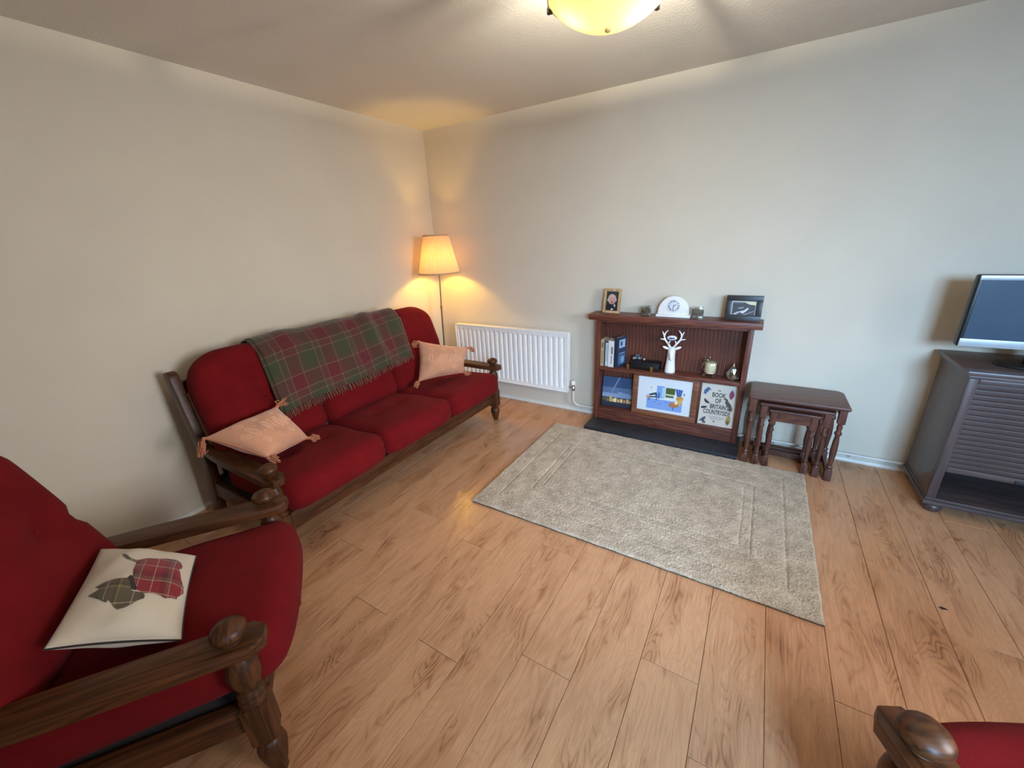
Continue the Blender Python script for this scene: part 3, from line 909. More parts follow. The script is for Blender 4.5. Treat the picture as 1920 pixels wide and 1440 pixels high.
q = MB(lo); q.lathe([(0.016, 0), (0.016, 0.05), (0.012, 0.055)], 14, None, (LX, LY, 1.225)); q.build('bulb_holder', M_WHITE, lamp)
M_SHADE = translucent('pleated_shade_cloth', srgb(250, 236, 206), (0.210, 0.145, 0.125, 1), 0.5)
SZ0, SZ1, SR0, SR1 = 1.200, 1.512, 0.178, 0.106
npl = 52; nz = 10; V = []
for j in range(nz + 1):
    h = j / nz; r = SR0 + (SR1 - SR0) * h; z = SZ0 + (SZ1 - SZ0) * h
    for k in range(npl * 4):
        a = 2 * math.pi * k / (npl * 4)
        rr = r + (0.0034 * (1 if k % 4 in (1, 2) else -1)) * (0.75 + 0.25 * h)
        V.append((LX + rr * math.cos(a) - lo.x, LY + rr * math.sin(a) - lo.y, z))
F = []; K = npl * 4
for j in range(nz):
    for k in range(K): F.append((j * K + k, j * K + (k + 1) % K, (j + 1) * K + (k + 1) % K, (j + 1) * K + k))
shade_o = pydata('shade', V, F, M_SHADE, lamp, 30)
M_TAPE = fabric('shade_trim_tape', srgb(206, 170, 130), 400, 0.3, 0.1)
for z, r in ((SZ0, SR0), (SZ1, SR1)):
    q = MB(lo); q.lathe([(r - 0.004, -0.006), (r + 0.0075, -0.006), (r + 0.0065, 0.006), (r - 0.005, 0.006), (r - 0.004, -0.006)], 72, None, (LX, LY, z), cap=False); q.build('shade_trim', M_TAPE, shade_o)
q = MB(lo)
for a in (20, 140, 260):
    q.tube([(LX + 0.012 * math.cos(R(a)), LY + 0.012 * math.sin(R(a)), 1.36), (LX + SR1 * math.cos(R(a)), LY + SR1 * math.sin(R(a)), SZ1)], 0.0018, 6)
q.build('shade_carrier', M_CHROME, shade_o)
def point_light(name, loc, energy, col, radius, parent):
    l = bpy.data.lights.new(name, 'POINT'); l.energy = energy; l.color = col; l.shadow_soft_size = radius
    o = bpy.data.objects.new(name, l); C.objects.link(o); o.parent = parent; o.location = Vector(loc) - Vector(parent.location)
    return o
point_light('lamp_bulb_light', (LX, LY, 1.315), FLOOR_LAMP_W, (1.0, 0.565, 0.085), 0.030, lamp)

# ================================================================== CEILING LIGHT
BX, BY, BZ, BR, BD = 2.145, -1.45, 2.200, 0.200, 0.090
cl = thing('ceiling_light', 'lit frosted glass bowl light hanging under the ceiling', 'ceiling light', (BX, BY, ROOM_H))
co = Vector(cl.location)
q = MB(co); q.lathe([(0.085, ROOM_H - 0.001), (0.085, ROOM_H - 0.022), (0.075, ROOM_H - 0.03), (0.01, ROOM_H - 0.032)], 36, None, (BX, BY, 0)); q.build('ceiling_plate', M_CHROME, cl)
Rs = (BR ** 2 + BD ** 2) / (2 * BD); zc = BZ - BD + Rs; th = math.asin(BR / Rs)
prof = [(max(1e-4, Rs * math.sin(th * i / 22)), zc - Rs * math.cos(th * i / 22)) for i in range(23)]
M_BOWL = translucent('frosted_bowl_glass', srgb(250, 246, 232), (0.080, 0.057, 0.021, 1), 0.5)
q = MB(co); q.lathe(prof, 72, None, (BX, BY, 0), cap=False); bowl = q.build('glass_bowl', M_BOWL, cl, 180)
q = MB(co); q.tube([(BX + (BR + 0.001) * math.cos(R(a)), BY + (BR + 0.001) * math.sin(R(a)), BZ) for a in range(0, 361, 5)], 0.0028, 8); q.build('rim', M_WHITE, bowl)
for a in (55, 190, 300):
    ca, sa = math.cos(R(a)), math.sin(R(a))
    Mr = Matrix.Translation((BX, BY, 0)) @ Matrix.Rotation(R(a), 4, 'Z')
    q = MB(co)
    q.box((BR + 0.004, -0.009, BZ - 0.012), (BR + 0.008, 0.009, ROOM_H - 0.01), 0.001, mat=Mr)
    q.box((0.06, -0.006, ROOM_H - 0.016), (BR + 0.008, 0.006, ROOM_H - 0.010), 0.001, mat=Mr)
    st = q.build('strap', M_CHROME, cl)
    q = MB(co); q.box((BR - 0.008, -0.007, BZ - 0.014), (BR + 0.011, 0.007, BZ + 0.004), 0.003, mat=Mr); q.build('clip', plain('dark_clip_metal', srgb(70, 66, 50), 0.4, 0.7), st)
q = MB(co); q.tube([(BX, BY, ROOM_H - 0.03), (BX, BY, 2.205)], 0.006, 10); q.lathe([(0.055, 2.205), (0.055, 2.213), (0.01, 2.216)], 28, None, (BX, BY, 0)); q.build('lamp_holder', M_CHROME, cl)
q = MB(co); q.ellipsoid((BX, BY, BZ - BD - 0.004), 0.011, 0.011, 0.008, 16, 8); q.build('finial', plain('cream_finial', srgb(236, 214, 150), 0.4), bowl)
point_light('ceiling_bulb_light', (2.240, -1.42, 2.187), CEIL_LAMP_W * 0.72, (1.0, 0.91, 0.72), 0.010, cl)
point_light('ceiling_bulb_light', (2.058, -1.49, 2.188), CEIL_LAMP_W * 0.28, (1.0, 0.91, 0.72), 0.012, cl)

# ================================================================== HEARTH + SHELF UNIT
m = MB(); m.box((1.655, -0.325, 0.0), (2.735, -0.001, 0.030), 0.004)
tag(m.build('hearth_slab', M_SLATE, None), 'dark slate hearth slab under the mahogany shelf unit', 'hearth')

bk = thing('shelf_unit', 'low mahogany shelf unit with mantel top against the back wall', 'bookcase', (2.19, -0.07, 0.030))
bo = Vector(bk.location)
def bpart(name, lo, hi, ax, bev=0.002, parent=bk):
    q = MB(bo); q.box(lo, hi, bev); return q.build(name, MW(ax), parent)
FY = -0.142
bpart('mantel_top', (1.615, -0.168, 0.853), (2.758, -0.002, 0.893), 'x', 0.004)
bpart('side_panel', (1.668, FY, 0.031), (1.703, -0.002, 0.852), 'z')
bpart('side_panel', (2.682, FY, 0.031), (2.716, -0.002, 0.852), 'z')
bpart('middle_shelf', (1.704, FY + 0.004, 0.455), (2.681, -0.016, 0.482), 'x')
bpart('bottom_shelf', (1.704, FY + 0.002, 0.104), (2.681, -0.016, 0.128), 'x')
bpart('plinth', (1.704, FY + 0.012, 0.031), (2.681, FY + 0.030, 0.103), 'x')
bpart('divider', (1.966, -0.090, 0.129), (1.986, -0.016, 0.454), 'z')
bpart('divider', (2.430, -0.090, 0.129), (2.450, -0.016, 0.454), 'z')
bpart('top_rail', (1.704, FY + 0.010, 0.832), (2.681, FY + 0.026, 0.852), 'x')
# reeded back boards
nb = 38; wv = (2.681 - 1.704) / nb
strip = None
for k in range(nb):
    xk = 1.704 + k * wv
    if strip is None:
        q = MB((xk, 0, 0)); q.box((xk + 0.0006, -0.014, 0.104 - 0), (xk + wv - 0.0006, -0.003, 0.852), 0.0014, 1)
        strip = q.build('back_strip', MW('z'), bk); strip.location = Vector((xk, 0, 0)) - bo
    else:
        o = strip.copy(); C.objects.link(o); o.parent = bk; o.location = Vector((xk, 0, 0)) - bo
        
TOP = 0.8935; MID = 0.4825; LOW = 0.1285

def stand_matrix(cx, y_front, z, lean=0.0, yaw=0.0):
    """local x right, y up, z toward the viewer (front)"""
    B = Matrix(((1, 0, 0, 0), (0, 0, -1, 0), (0, 1, 0, 0), (0, 0, 0, 1)))
    return Matrix.Translation((cx, y_front, z)) @ Matrix.Rotation(yaw, 4, 'Z') @ Matrix.Rotation(-lean, 4, 'X') @ B

def framed(name, label, cat, w, h, border, bmat, Mw, items, depth=0.014, mat_col=None, glass=True, borders=None, easel=True):
    """a frame standing upright; Mw maps local (x right, y up, z front)"""
    t = bpy.data.objects.new(name, None); C.objects.link(t); t.empty_display_size = 0.05
    t.matrix_world = Mw; tag(t, label, cat)
    bl, brr, bb, bt = borders if borders else (border,) * 4
    for lo, hi in (((-w / 2, 0, 0), (w / 2, bb, depth)), ((-w / 2, h - bt, 0), (w / 2, h, depth)),
                   ((-w / 2, bb, 0), (-w / 2 + bl, h - bt, depth)), ((w / 2 - brr, bb, 0), (w / 2, h - bt, depth))):
        q = MB(); q.box(lo, hi, min(0.003, depth * 0.25)); q.build('frame_bar', bmat, t)
    q = MB(); q.box((-w / 2 + 0.003, 0.003, -0.003), (w / 2 - 0.003, h - 0.003, depth * 0.45)); q.build('backing', plain('backing_card', srgb(60, 52, 46), 0.8), t, 0)
    flat_print('picture', items, t, Matrix.Translation((0, 0, depth * 0.45 + 0.0002)))
    return t

# --- on the mantel top
LW = wood('pale_pine', srgb(168, 128, 88), srgb(214, 178, 134), 'y', 0.5)
W1, H1 = 0.136, 0.182
it = [(rect(-0.056, 0.014, 0.056, 0.168), srgb(196, 190, 178)), (rect(-0.048, 0.020, 0.048, 0.160), srgb(46, 60, 58)),
      ([(-0.048, 0.020), (0.048, 0.020), (0.048, 0.052), (0.034, 0.070), (0.012, 0.080), (-0.018, 0.080), (-0.040, 0.066), (-0.048, 0.048)], srgb(34, 34, 44)),
      (ell(-0.002, 0.104, 0.032, 0.038), srgb(205, 160, 150)), (ell(-0.002, 0.118, 0.029, 0.022), srgb(214, 176, 168)),
      (ell(-0.033, 0.098, 0.006, 0.009), srgb(214, 206, 200)), (ell(0.030, 0.100, 0.006, 0.010), srgb(190, 170, 160)),
      (ell(0.0, 0.092, 0.006, 0.010), srgb(190, 130, 120)), (ell(-0.012, 0.108, 0.006, 0.003), srgb(110, 70, 66)), (ell(0.012, 0.108, 0.006, 0.003), srgb(110, 70, 66)),
      (ell(0.0, 0.078, 0.012, 0.004), srgb(150, 80, 80)), ([(0.014, 0.062), (0.022, 0.070), (0.030, 0.058), (0.022, 0.044)], srgb(210, 212, 214)),
      (ell(0.004, 0.030, 0.010, 0.006), srgb(220, 220, 216))]
framed('photo_frame', 'pale wooden photo frame with portrait of a person in dark clothes on the mantel', 'photo frame', W1, H1, 0.020, LW, stand_matrix(1.766, -0.085, TOP + 0.001, R(8), R(-6)), it)

BF = wood('black_frame_wood', srgb(26, 25, 25), srgb(48, 46, 44), 'x', 0.4)
W2, H2 = 0.206, 0.160
it = [(rect(-0.070, 0.036, 0.070, 0.124), srgb(206, 206, 204)), (rect(-0.064, 0.036, 0.064, 0.117), srgb(62, 60, 66)),
      ([(-0.064, 0.117), (0.0, 0.117), (-0.010, 0.106), (-0.064, 0.108)], srgb(90, 88, 94)), ([(0.0, 0.117), (0.064, 0.117), (0.064, 0.100), (0.030, 0.104)], srgb(222, 214, 168)),
      ([(-0.02, 0.060), (0.004, 0.066), (0.024, 0.084), (0.030, 0.078), (0.014, 0.058), (0.0, 0.046), (-0.012, 0.050)], srgb(214, 214, 212)),
      ([(-0.034, 0.080), (-0.004, 0.088), (0.006, 0.084), (-0.024, 0.074)], srgb(150, 150, 150)),
      ([(-0.060, 0.040), (-0.030, 0.058), (-0.012, 0.058), (-0.040, 0.038)], srgb(186, 186, 184)), ([(0.0, 0.038), (0.06, 0.066), (0.06, 0.060), (0.012, 0.037)], srgb(140, 140, 140))]
framed('photo_frame', 'black photo frame with a black and white landscape picture on the mantel', 'photo frame', W2, H2, 0.034, BF, stand_matrix(2.634, -0.098, TOP + 0.001, R(8), R(0)), it, 0.018)

# tealight holders
def tealight(label, cx, cy, s):
    t = thing('tealight_holder', label, 'candle holder', (cx, cy, TOP), R(8), 'glass tealight holders on the mantel')
    q = MB(); q.box((-s / 2, -s / 2, 0), (s / 2, s / 2, s * 0.24), 0.004)
    for lo, hi in (((-s / 2, -s / 2, s * 0.2), (-s / 2 + 0.008, s / 2, s)), ((s / 2 - 0.008, -s / 2, s * 0.2), (s / 2, s / 2, s)),
                   ((-s / 2, -s / 2, s * 0.2), (s / 2, -s / 2 + 0.008, s)), ((-s / 2, s / 2 - 0.008, s * 0.2), (s / 2, s / 2, s))):
        q.box(lo, hi, 0.002)
    q.build('glass_cube', clear_glass('thick_glass', (0.86, 0.91, 0.91, 1), 0.4, 0.08), t)
    q = MB(); q.lathe([(0.018, s * 0.25), (0.019, s * 0.25 + 0.015), (0.018, s * 0.25 + 0.016)], 20); q.build('candle_cup', M_CHROME, t)
    q = MB(); q.lathe([(0.017, s * 0.25 + 0.013), (0.001, s * 0.25 + 0.014)], 20); q.tube([(0, 0, s * 0.25 + 0.012), (0, 0, s * 0.25 + 0.022)], 0.001, 5); q.build('wax', M_WHITE, t)
tealight('small square glass tealight holder left of the white clock', 2.024, -0.085, 0.064)
tealight('square glass tealight holder tucked against the right end of the white clock', 2.366, -0.090, 0.072)

# clock
ck = thing('mantel_clock', 'white arched mantel clock with roman numeral dial', 'clock', (2.211, -0.075, TOP))
Mc = Matrix(((1, 0, 0, 0), (0, 0, -1, 0), (0, 1, 0, 0), (0, 0, 0, 1)))
q = MB(); q.box((-0.114, -0.040, 0), (0.114, 0.030, 0.017), 0.004); q.build('plinth', M_WHITE, ck)
arch = [(-0.103, 0.017)] + [(0.103 * math.cos(R(180 - a)), 0.030 + 0.115 * math.sin(R(a))) for a in range(4, 177, 6)] + [(0.103, 0.017)]
q = MB(); q.prism(arch, -0.022, 0.030, 0.004, Mc); q.build('case', M_WHITE, ck)
dc = Matrix.Translation((0, -0.0305, 0.079)) @ Mc
q = MB(); q.lathe([(0.0445, 0), (0.046, 0.003), (0.043, 0.004), (0.042, 0.001)], 40, dc.to_3x3(), dc.translation, cap=False); bz = q.build('bezel', M_WHITE, ck)
its = [(ell(0, 0, 0.042, 0.042, 40), srgb(232, 234, 238))]
nums = ['XII', 'I', 'II', 'III', 'IIII', 'V', 'VI', 'VII', 'VIII', 'IX', 'X', 'XI']
for i, s_ in enumerate(nums):
    a = R(90 - 30 * i); Vt, Ft = text_mesh(s_, 0.0155, 0.0004, 0.8)
    rot = a - math.pi / 2; c_, s2 = math.cos(rot), math.sin(rot)
    its.append((('text', [(c_ * x - s2 * (y + 0.0265), s2 * x + c_ * (y + 0.0265)) for x, y in Vt], Ft), srgb(34, 36, 44)))
flat_print('dial', its, ck, Matrix.Translation((0, -0.0004, 0)) @ dc)
def hand(ang, L, w):
    a = R(90 - ang); d = Vector((math.cos(a), math.sin(a))); p = Vector((-d.y, d.x))
    pts = [p * w * 0.4 - d * 0.006, -p * w * 0.4 - d * 0.006, -p * w + d * L * 0.55, d * L, p * w + d * L * 0.55]
    return [(v.x, v.y) for v in pts]
q = MB(); q.prism(hand(62, 0.022, 0.0022), 0.0022, 0.0028, 0, dc); q.build('hour_hand', M_BLACK, ck, 0)
q = MB(); q.prism(hand(186, 0.034, 0.0016), 0.0030, 0.0036, 0, dc); q.build('minute_hand', M_BLACK, ck, 0)
q = MB(); q.lathe([(0.003, 0.002), (0.003, 0.0042)], 12, dc.to_3x3(), dc.translation); q.build('hand_boss', M_BLACK, ck)

# --- middle shelf: books
M_PAGES = plain('book_pages', srgb(206, 192, 166), 0.9, var=0.15, scale=60)
def cover_mat(name, col): return plain('book_cover_' + name, col, 0.5, var=0.06)
def book(label, w, h, d, loc, cov, items, yaw=0.0, roll=0.0, face='spine', group=None, pitch=0.0):
    """spine faces the viewer (-y); w thickness, h height, d depth"""
    t = thing('book', label, 'book', loc, 0, group)
    t.rotation_euler = (pitch, roll, yaw)
    q = MB(); q.box((-w / 2 + 0.002, -d + 0.003, 0.003), (w / 2 - 0.002, -0.002, h - 0.003)); q.build('pages', M_PAGES, t, 0)
    for a in (-w / 2, w / 2 - 0.002):
        q = MB(); q.box((a, -d, 0), (a + 0.002, 0, h)); q.build('cover_board', cov, t, 0)
    q = MB(); q.box((-w / 2, -d - 0.0015, 0), (w / 2, -d + 0.001, h)); q.build('spine', cov, t, 0)
    Mf = Matrix(((1, 0, 0, 0), (0, 0, -1, -d - 0.0016), (0, 1, 0, 0), (0, 0, 0, 1)))
    if face == 'right': Mf = Matrix(((0, 0, 1, w / 2 + 0.0001), (1, 0, 0, -d / 2), (0, 1, 0, 0), (0, 0, 0, 1)))
    if face == 'front': Mf = Mf
    flat_print('cover_print', items, t, Mf)
    return t
G = 'books standing on the middle shelf'
def spine_lines(w, h, cols, base):
    its = [(rect(-w / 2 + 0.001, 0.001, w / 2 - 0.001, h - 0.001), base)]
    for (a, b, c, x0_, x1_) in cols: its.append((rect(x0_ * w, a * h, x1_ * w, b * h), c))
    return its
BKY = -0.010
book('tan spined book standing at the left end of the middle shelf', 0.026, 0.210, 0.115, (1.720, BKY, MID), cover_mat('tan', srgb(186, 160, 120)),
     spine_lines(0.026, 0.210, [(0.08, 0.6, srgb(150, 120, 84), -0.2, 0.15), (0.7, 0.9, srgb(120, 92, 66), -0.25, 0.25)], srgb(196, 172, 132)), group=G)
book('grey and white spined book second from the left on the middle shelf', 0.034, 0.206, 0.118, (1.751, BKY, MID), cover_mat('grey', srgb(88, 96, 98)),
     spine_lines(0.034, 0.206, [(0.02, 0.92, srgb(206, 214, 220), -0.1, 0.42), (0.2, 0.85, srgb(130, 140, 150), 0.1, 0.25)], srgb(70, 76, 78)), group=G)
book('white spined book with dark lettering third from the left on the middle shelf', 0.044, 0.208, 0.120, (1.791, BKY, MID), cover_mat('white', srgb(214, 210, 206)),
     spine_lines(0.044, 0.208, [(0.50, 0.78, srgb(96, 80, 96), 0.05, 0.28), (0.12, 0.45, srgb(150, 140, 150), 0.0, 0.2)], srgb(224, 222, 222)), group=G)
dw, dh, dd = 0.024, 0.236, 0.118
its = [(rect(-0.056, 0.004, 0.056, 0.232), srgb(50, 66, 92)), (rect(-0.036, 0.150, 0.040, 0.214), srgb(170, 196, 226)), (rect(-0.020, 0.168, 0.004, 0.200), srgb(60, 80, 112)),
       (rect(-0.036, 0.100, 0.040, 0.112), srgb(120, 150, 190)), (rect(-0.040, 0.020, 0.046, 0.092), srgb(84, 120, 160)), (ell(0.012, 0.054, 0.02, 0.028), srgb(150, 178, 206))]
book('dark blue book with pale blue cover panels turned outward beside the upright books', dw, dh, dd, (1.866, -0.020, MID), cover_mat('navy', srgb(38, 48, 66)), its, R(-18), 0, 'right', G)

# black case, small camera-like trinket, chrome ball, two brass cups
bx = thing('black_case', 'flat black case lying on the middle shelf beside the stag', 'box', (2.045, -0.065, MID))
q = MB(); q.box((-0.105, -0.045, 0.004), (0.105, 0.045, 0.046), 0.006); q.build('body', M_BLACK, bx)
q = MB(); q.box((-0.107, -0.047, 0.046), (0.107, 0.047, 0.060), 0.006); q.build('lid', M_BLACK, bx)
for s_ in (-1, 1):
    q = MB(); q.box((s_ * 0.098 - 0.006, -0.046, 0), (s_ * 0.098 + 0.006, 0.046, 0.005)); q.build('foot', M_BLACK, bx, 0)
for i, (cx, lab) in enumerate(((1.925, 'tiny brass cup beside the dark blue book'), (2.100, 'tiny brass cup in front of the black case near the stag'))):
    q = MB((cx, -0.125, MID)); q.lathe([(0.006, 0), (0.011, 0.002), (0.013, 0.020), (0.015, 0.030), (0.0135, 0.030), (0.011, 0.008)], 18, None, (cx, -0.125, MID), cap=True)
    o = q.build('brass_cup', M_BRASS, None); o.location = (cx, -0.125, MID); tag(o, lab, 'cup', 'brass cups on the middle shelf')
tr = thing('toy_camera', 'small dark camera with silver band on the black case', 'camera', (1.975, -0.070, MID + 0.0605), R(20))
q = MB(); q.box((-0.032, -0.012, 0), (0.032, 0.012, 0.036), 0.003); q.build('body', M_BLACK, tr)
q = MB(); q.box((-0.033, -0.013, 0.012), (0.033, 0.013, 0.022), 0.001); q.build('silver_band', M_CHROME, tr)
q = MB(); q.box((-0.012, -0.008, 0.036), (0.018, 0.008, 0.046), 0.002); q.build('top_housing', plain('blue_grey_paint', srgb(70, 88, 100), 0.4), tr)
q = MB(); q.lathe([(0.011, 0), (0.011, 0.010), (0.008, 0.012)], 18, Matrix.Rotation(R(90), 3, 'X'), (0.002, -0.012, 0.018)); q.build('lens', M_BLACK, tr)
q = MB((2.028, -0.070, MID + 0.0605)); q.ellipsoid((2.028, -0.070, MID + 0.0605 + 0.013), 0.013, 0.013, 0.013)
o = q.build('silver_ball', plain('satin_silver', srgb(160, 158, 156), 0.35, 0.8), None, 180); o.location = (2.028, -0.070, MID + 0.0605); tag(o, 'small silver ball on the black case', 'ornament')

# stag head
st = thing('stag_head', 'white ceramic stag head ornament with antlers on the middle shelf', 'ornament', (2.222, -0.085, MID), R(12))
V = []; secs = [(0.000, 0.036, 0.030, 0.0), (0.010, 0.037, 0.031, 0.0), (0.05, 0.033, 0.027, 0.002), (0.10, 0.028, 0.024, 0.0), (0.14, 0.026, 0.024, -0.006), (0.165, 0.027, 0.026, -0.012), (0.185, 0.022, 0.022, -0.012), (0.196, 0.010, 0.010, -0.010)]
q = MB(); SEG = 24
for z, rx, ry, dy in secs:
    for k in range(SEG):
        a = 2 * math.pi * k / SEG; V.append((rx * math.cos(a), ry * math.sin(a) + dy, z))
F = [(i * SEG + k, i * SEG + (k + 1) % SEG, (i + 1) * SEG + (k + 1) % SEG, (i + 1) * SEG + k) for i in range(len(secs) - 1) for k in range(SEG)]
F += [tuple(range(SEG))[::-1], tuple((len(secs) - 1) * SEG + k for k in range(SEG))]
q.add(V, F); q.build('neck', M_WHITE, st, 180)
q = MB()
hs = [(0.192, 0.010, -0.008, 0.010), (0.182, 0.022, -0.018, 0.020), (0.165, 0.021, -0.030, 0.020), (0.145, 0.016, -0.042, 0.017), (0.125, 0.012, -0.048, 0.013), (0.112, 0.011, -0.050, 0.012), (0.104, 0.006, -0.048, 0.006)]
V = [(rx * math.cos(2 * math.pi * k / SEG), cy + ry * math.sin(2 * math.pi * k / SEG), z) for z, rx, cy, ry in hs for k in range(SEG)]
F = [(i * SEG + k, i * SEG + (k + 1) % SEG, (i + 1) * SEG + (k + 1) % SEG, (i + 1) * SEG + k) for i in range(len(hs) - 1) for k in range(SEG)] + [tuple(range(SEG))[::-1], tuple((len(hs) - 1) * SEG + k for k in range(SEG))]
q.add(V, F); q.build('muzzle', M_WHITE, st, 180)
for s_ in (-1, 1):
    q = MB(); Re = Matrix.Rotation(s_ * R(68), 3, 'Y'); q.ellipsoid((s_ * 0.040, -0.010, 0.187), 0.010, 0.006, 0.025, 14, 10, Re); q.build('ear', M_WHITE, st, 180)
    q = MB()
    main = [(s_ * 0.010, -0.012, 0.190), (s_ * 0.026, -0.010, 0.215), (s_ * 0.050, -0.006, 0.245), (s_ * 0.058, -0.004, 0.270), (s_ * 0.052, -0.006, 0.295), (s_ * 0.036, -0.012, 0.316)]
    q.tube(main, [0.008, 0.0075, 0.007, 0.0062, 0.005, 0.003], 10)
    q.tube([main[2], (s_ * 0.066, -0.010, 0.250), (s_ * 0.084, -0.016, 0.254)], [0.006, 0.005, 0.003], 8)
    q.tube([main[3], (s_ * 0.064, -0.004, 0.288), (s_ * 0.072, -0.006, 0.306)], [0.006, 0.005, 0.003], 8)
    q.tube([main[1], (s_ * 0.022, -0.024, 0.230), (s_ * 0.016, -0.028, 0.244)], [0.006, 0.005, 0.003], 8)
    q.build('antler', M_WHITE, st, 180)
bl = thing('rugby_ball_ornament', 'small white rugby ball with blue print resting between the antlers', 'ornament', (2.219, -0.098, MID + 0.240), R(8))
q = MB(); q.ellipsoid((0, 0, 0.022), 0.034, 0.018, 0.018, 24, 14); q.build('ball', M_WHITE, bl, 180)
V = []
for i in range(13):
    for j in range(7):
        x = -0.018 + 0.036 * i / 12; zz = -0.006 + 0.012 * j / 6
        y = -0.018 * math.sqrt(max(0, 1 - (x / 0.034) ** 2 - (zz / 0.018) ** 2)) - 0.0004
        V.append((x, y, 0.022 + zz))
pydata('blue_print', V, grid_faces(13, 7), plain('blue_ink', srgb(60, 72, 150), 0.4, var=0.5, scale=300), bl, 180)
q = MB(); q.lathe([(0.016, 0.0), (0.014, 0.003), (0.010, 0.005)], 18); q.build('stand_ring', plain('navy_ring', srgb(40, 46, 96), 0.4), bl)

# glass animal jar with candle
gj = thing('glass_candle_jar', 'clear glass animal shaped jar holding a cream candle', 'candle holder', (2.482, -0.080, MID), R(0))
q = MB(); prof = [(0.020, 0.020), (0.040, 0.028), (0.055, 0.050), (0.059, 0.075), (0.053, 0.102), (0.042, 0.118), (0.034, 0.124), (0.031, 0.124)]
q.lathe(prof, 32, Matrix.Diagonal((1.0, 0.74, 1.0)).to_3x3()); q.build('jar_body', M_GLASS, gj, 180)
for a in (35, 145, 215, 325):
    q = MB(); q.ellipsoid((0.036 * math.cos(R(a)), 0.026 * math.sin(R(a)), 0.012), 0.011, 0.011, 0.012, 14, 8); q.build('jar_foot', M_GLASS, gj, 180)
for s_ in (-1, 1):
    q = MB(); q.ellipsoid((-0.020 + s_ * 0.016, -0.014, 0.142), 0.009, 0.007, 0.013, 14, 8); q.build('jar_ear', M_GLASS, gj, 180)
q = MB(); q.ellipsoid((-0.020, -0.016, 0.125), 0.020, 0.018, 0.018, 16, 10); q.build('jar_head', M_GLASS, gj, 180)
q = MB(); q.lathe([(0.034, 0.032), (0.036, 0.036), (0.036, 0.104), (0.033, 0.108), (0.001, 0.105)], 28, None, (0.006, 0, 0)); cd = q.build('candle', plain('cream_wax', srgb(232, 220, 178), 0.5, var=0.03), gj)
q = MB(); q.tube([(0.006, 0, 0.104), (0.007, 0, 0.116)], 0.0013, 6); q.build('wick', M_BLACK, cd)
# faceted glass ornament
fo = thing('glass_ornament', 'faceted clear glass ornament at the right end of the middle shelf', 'ornament', (2.632, -0.080, MID))
q = MB(); V = []; lev = [(0.030, 0.0), (0.046, 0.018), (0.044, 0.045), (0.034, 0.075), (0.022, 0.100), (0.002, 0.120)]
for i, (r, z) in enumerate(lev):
    for k in range(9):
        a = 2 * math.pi * (k + 0.5 * (i % 2)) / 9; V.append((r * math.cos(a), 0.85 * r * math.sin(a), z))
F = []
for i in range(len(lev) - 1):
    for k in range(9):
        a0_, a1_ = i * 9 + k, i * 9 + (k + 1) % 9; b0_, b1_ = (i + 1) * 9 + k, (i + 1) * 9 + (k + 1) % 9
        F += [(a0_, a1_, b0_), (a1_, b1_, b0_)] if i % 2 == 0 else [(a0_, a1_, b1_), (a0_, b1_, b0_)]
F += [tuple(range(9))[::-1], tuple((len(lev) - 1) * 9 + k for k in range(9))]
q.add(V, F); q.build('crystal_body', clear_glass('cut_crystal', (0.82, 0.84, 0.84, 1), 0.3, 0.03), fo, 0)
q = MB(); q.lathe([(0.034, 0.0005), (0.036, 0.003), (0.030, 0.006)], 18); q.build('crystal_base', clear_glass('cut_crystal', (0.8, 0.8, 0.8, 1)), fo)

# --- bottom shelf
w, h = 0.246, 0.246
its = [(rect(-w / 2, 0, w / 2, h), srgb(56, 78, 116)), (rect(-w / 2, 0.10, w / 2, 0.16), srgb(88, 112, 150)), (rect(-w / 2, 0.075, w / 2, 0.112), srgb(134, 156, 186)),
       ([(0.004, h), (0.016, h), (-0.052, 0.10), (-0.062, 0.10)], srgb(120, 140, 174)), ([(0.0, 0.128), (0.08, 0.118), (0.10, 0.112), (0.01, 0.116)], srgb(150, 166, 196)),
       (rect(-w / 2, 0, w / 2, 0.078), srgb(40, 46, 62)),
       ([(-w / 2, 0.070), (-0.06, 0.078), (0.0, 0.070), (0.05, 0.076), (w / 2, 0.066), (w / 2, 0.05), (-w / 2, 0.045)], srgb(84, 78, 62))]
for k, (xx, hh, c_) in enumerate([(-0.052, 0.05, (206, 176, 110)), (-0.030, 0.028, (224, 190, 130)), (-0.012, 0.034, (240, 214, 160)), (0.012, 0.026, (214, 170, 104)), (0.036, 0.03, (236, 204, 150)), (0.060, 0.024, (200, 150, 96)), (0.084, 0.034, (210, 180, 130)), (-0.075, 0.022, (120, 110, 76)), (0.104, 0.026, (180, 140, 90))]):
    its.append((rect(xx - 0.009, 0.040, xx + 0.009, 0.040 + hh), srgb(*c_)))
its.append((rect(-w / 2, 0.0, w / 2, 0.026), srgb(36, 40, 54)))
bp = bpy.data.objects.new('night_sky_picture', None); C.objects.link(bp); bp.matrix_world = stand_matrix(1.838, -0.078, LOW + 0.001, R(9), R(4)); tag(bp, 'square canvas picture of a lit town under deep blue sky on the bottom shelf', 'picture')
q = MB(); q.box((-w / 2, 0, -0.014), (w / 2, h, 0), 0.002); q.build('canvas', plain('dark_canvas', srgb(36, 42, 60), 0.7), bp)
flat_print('picture', its, bp, Matrix.Translation((0, 0, 0.0002)))

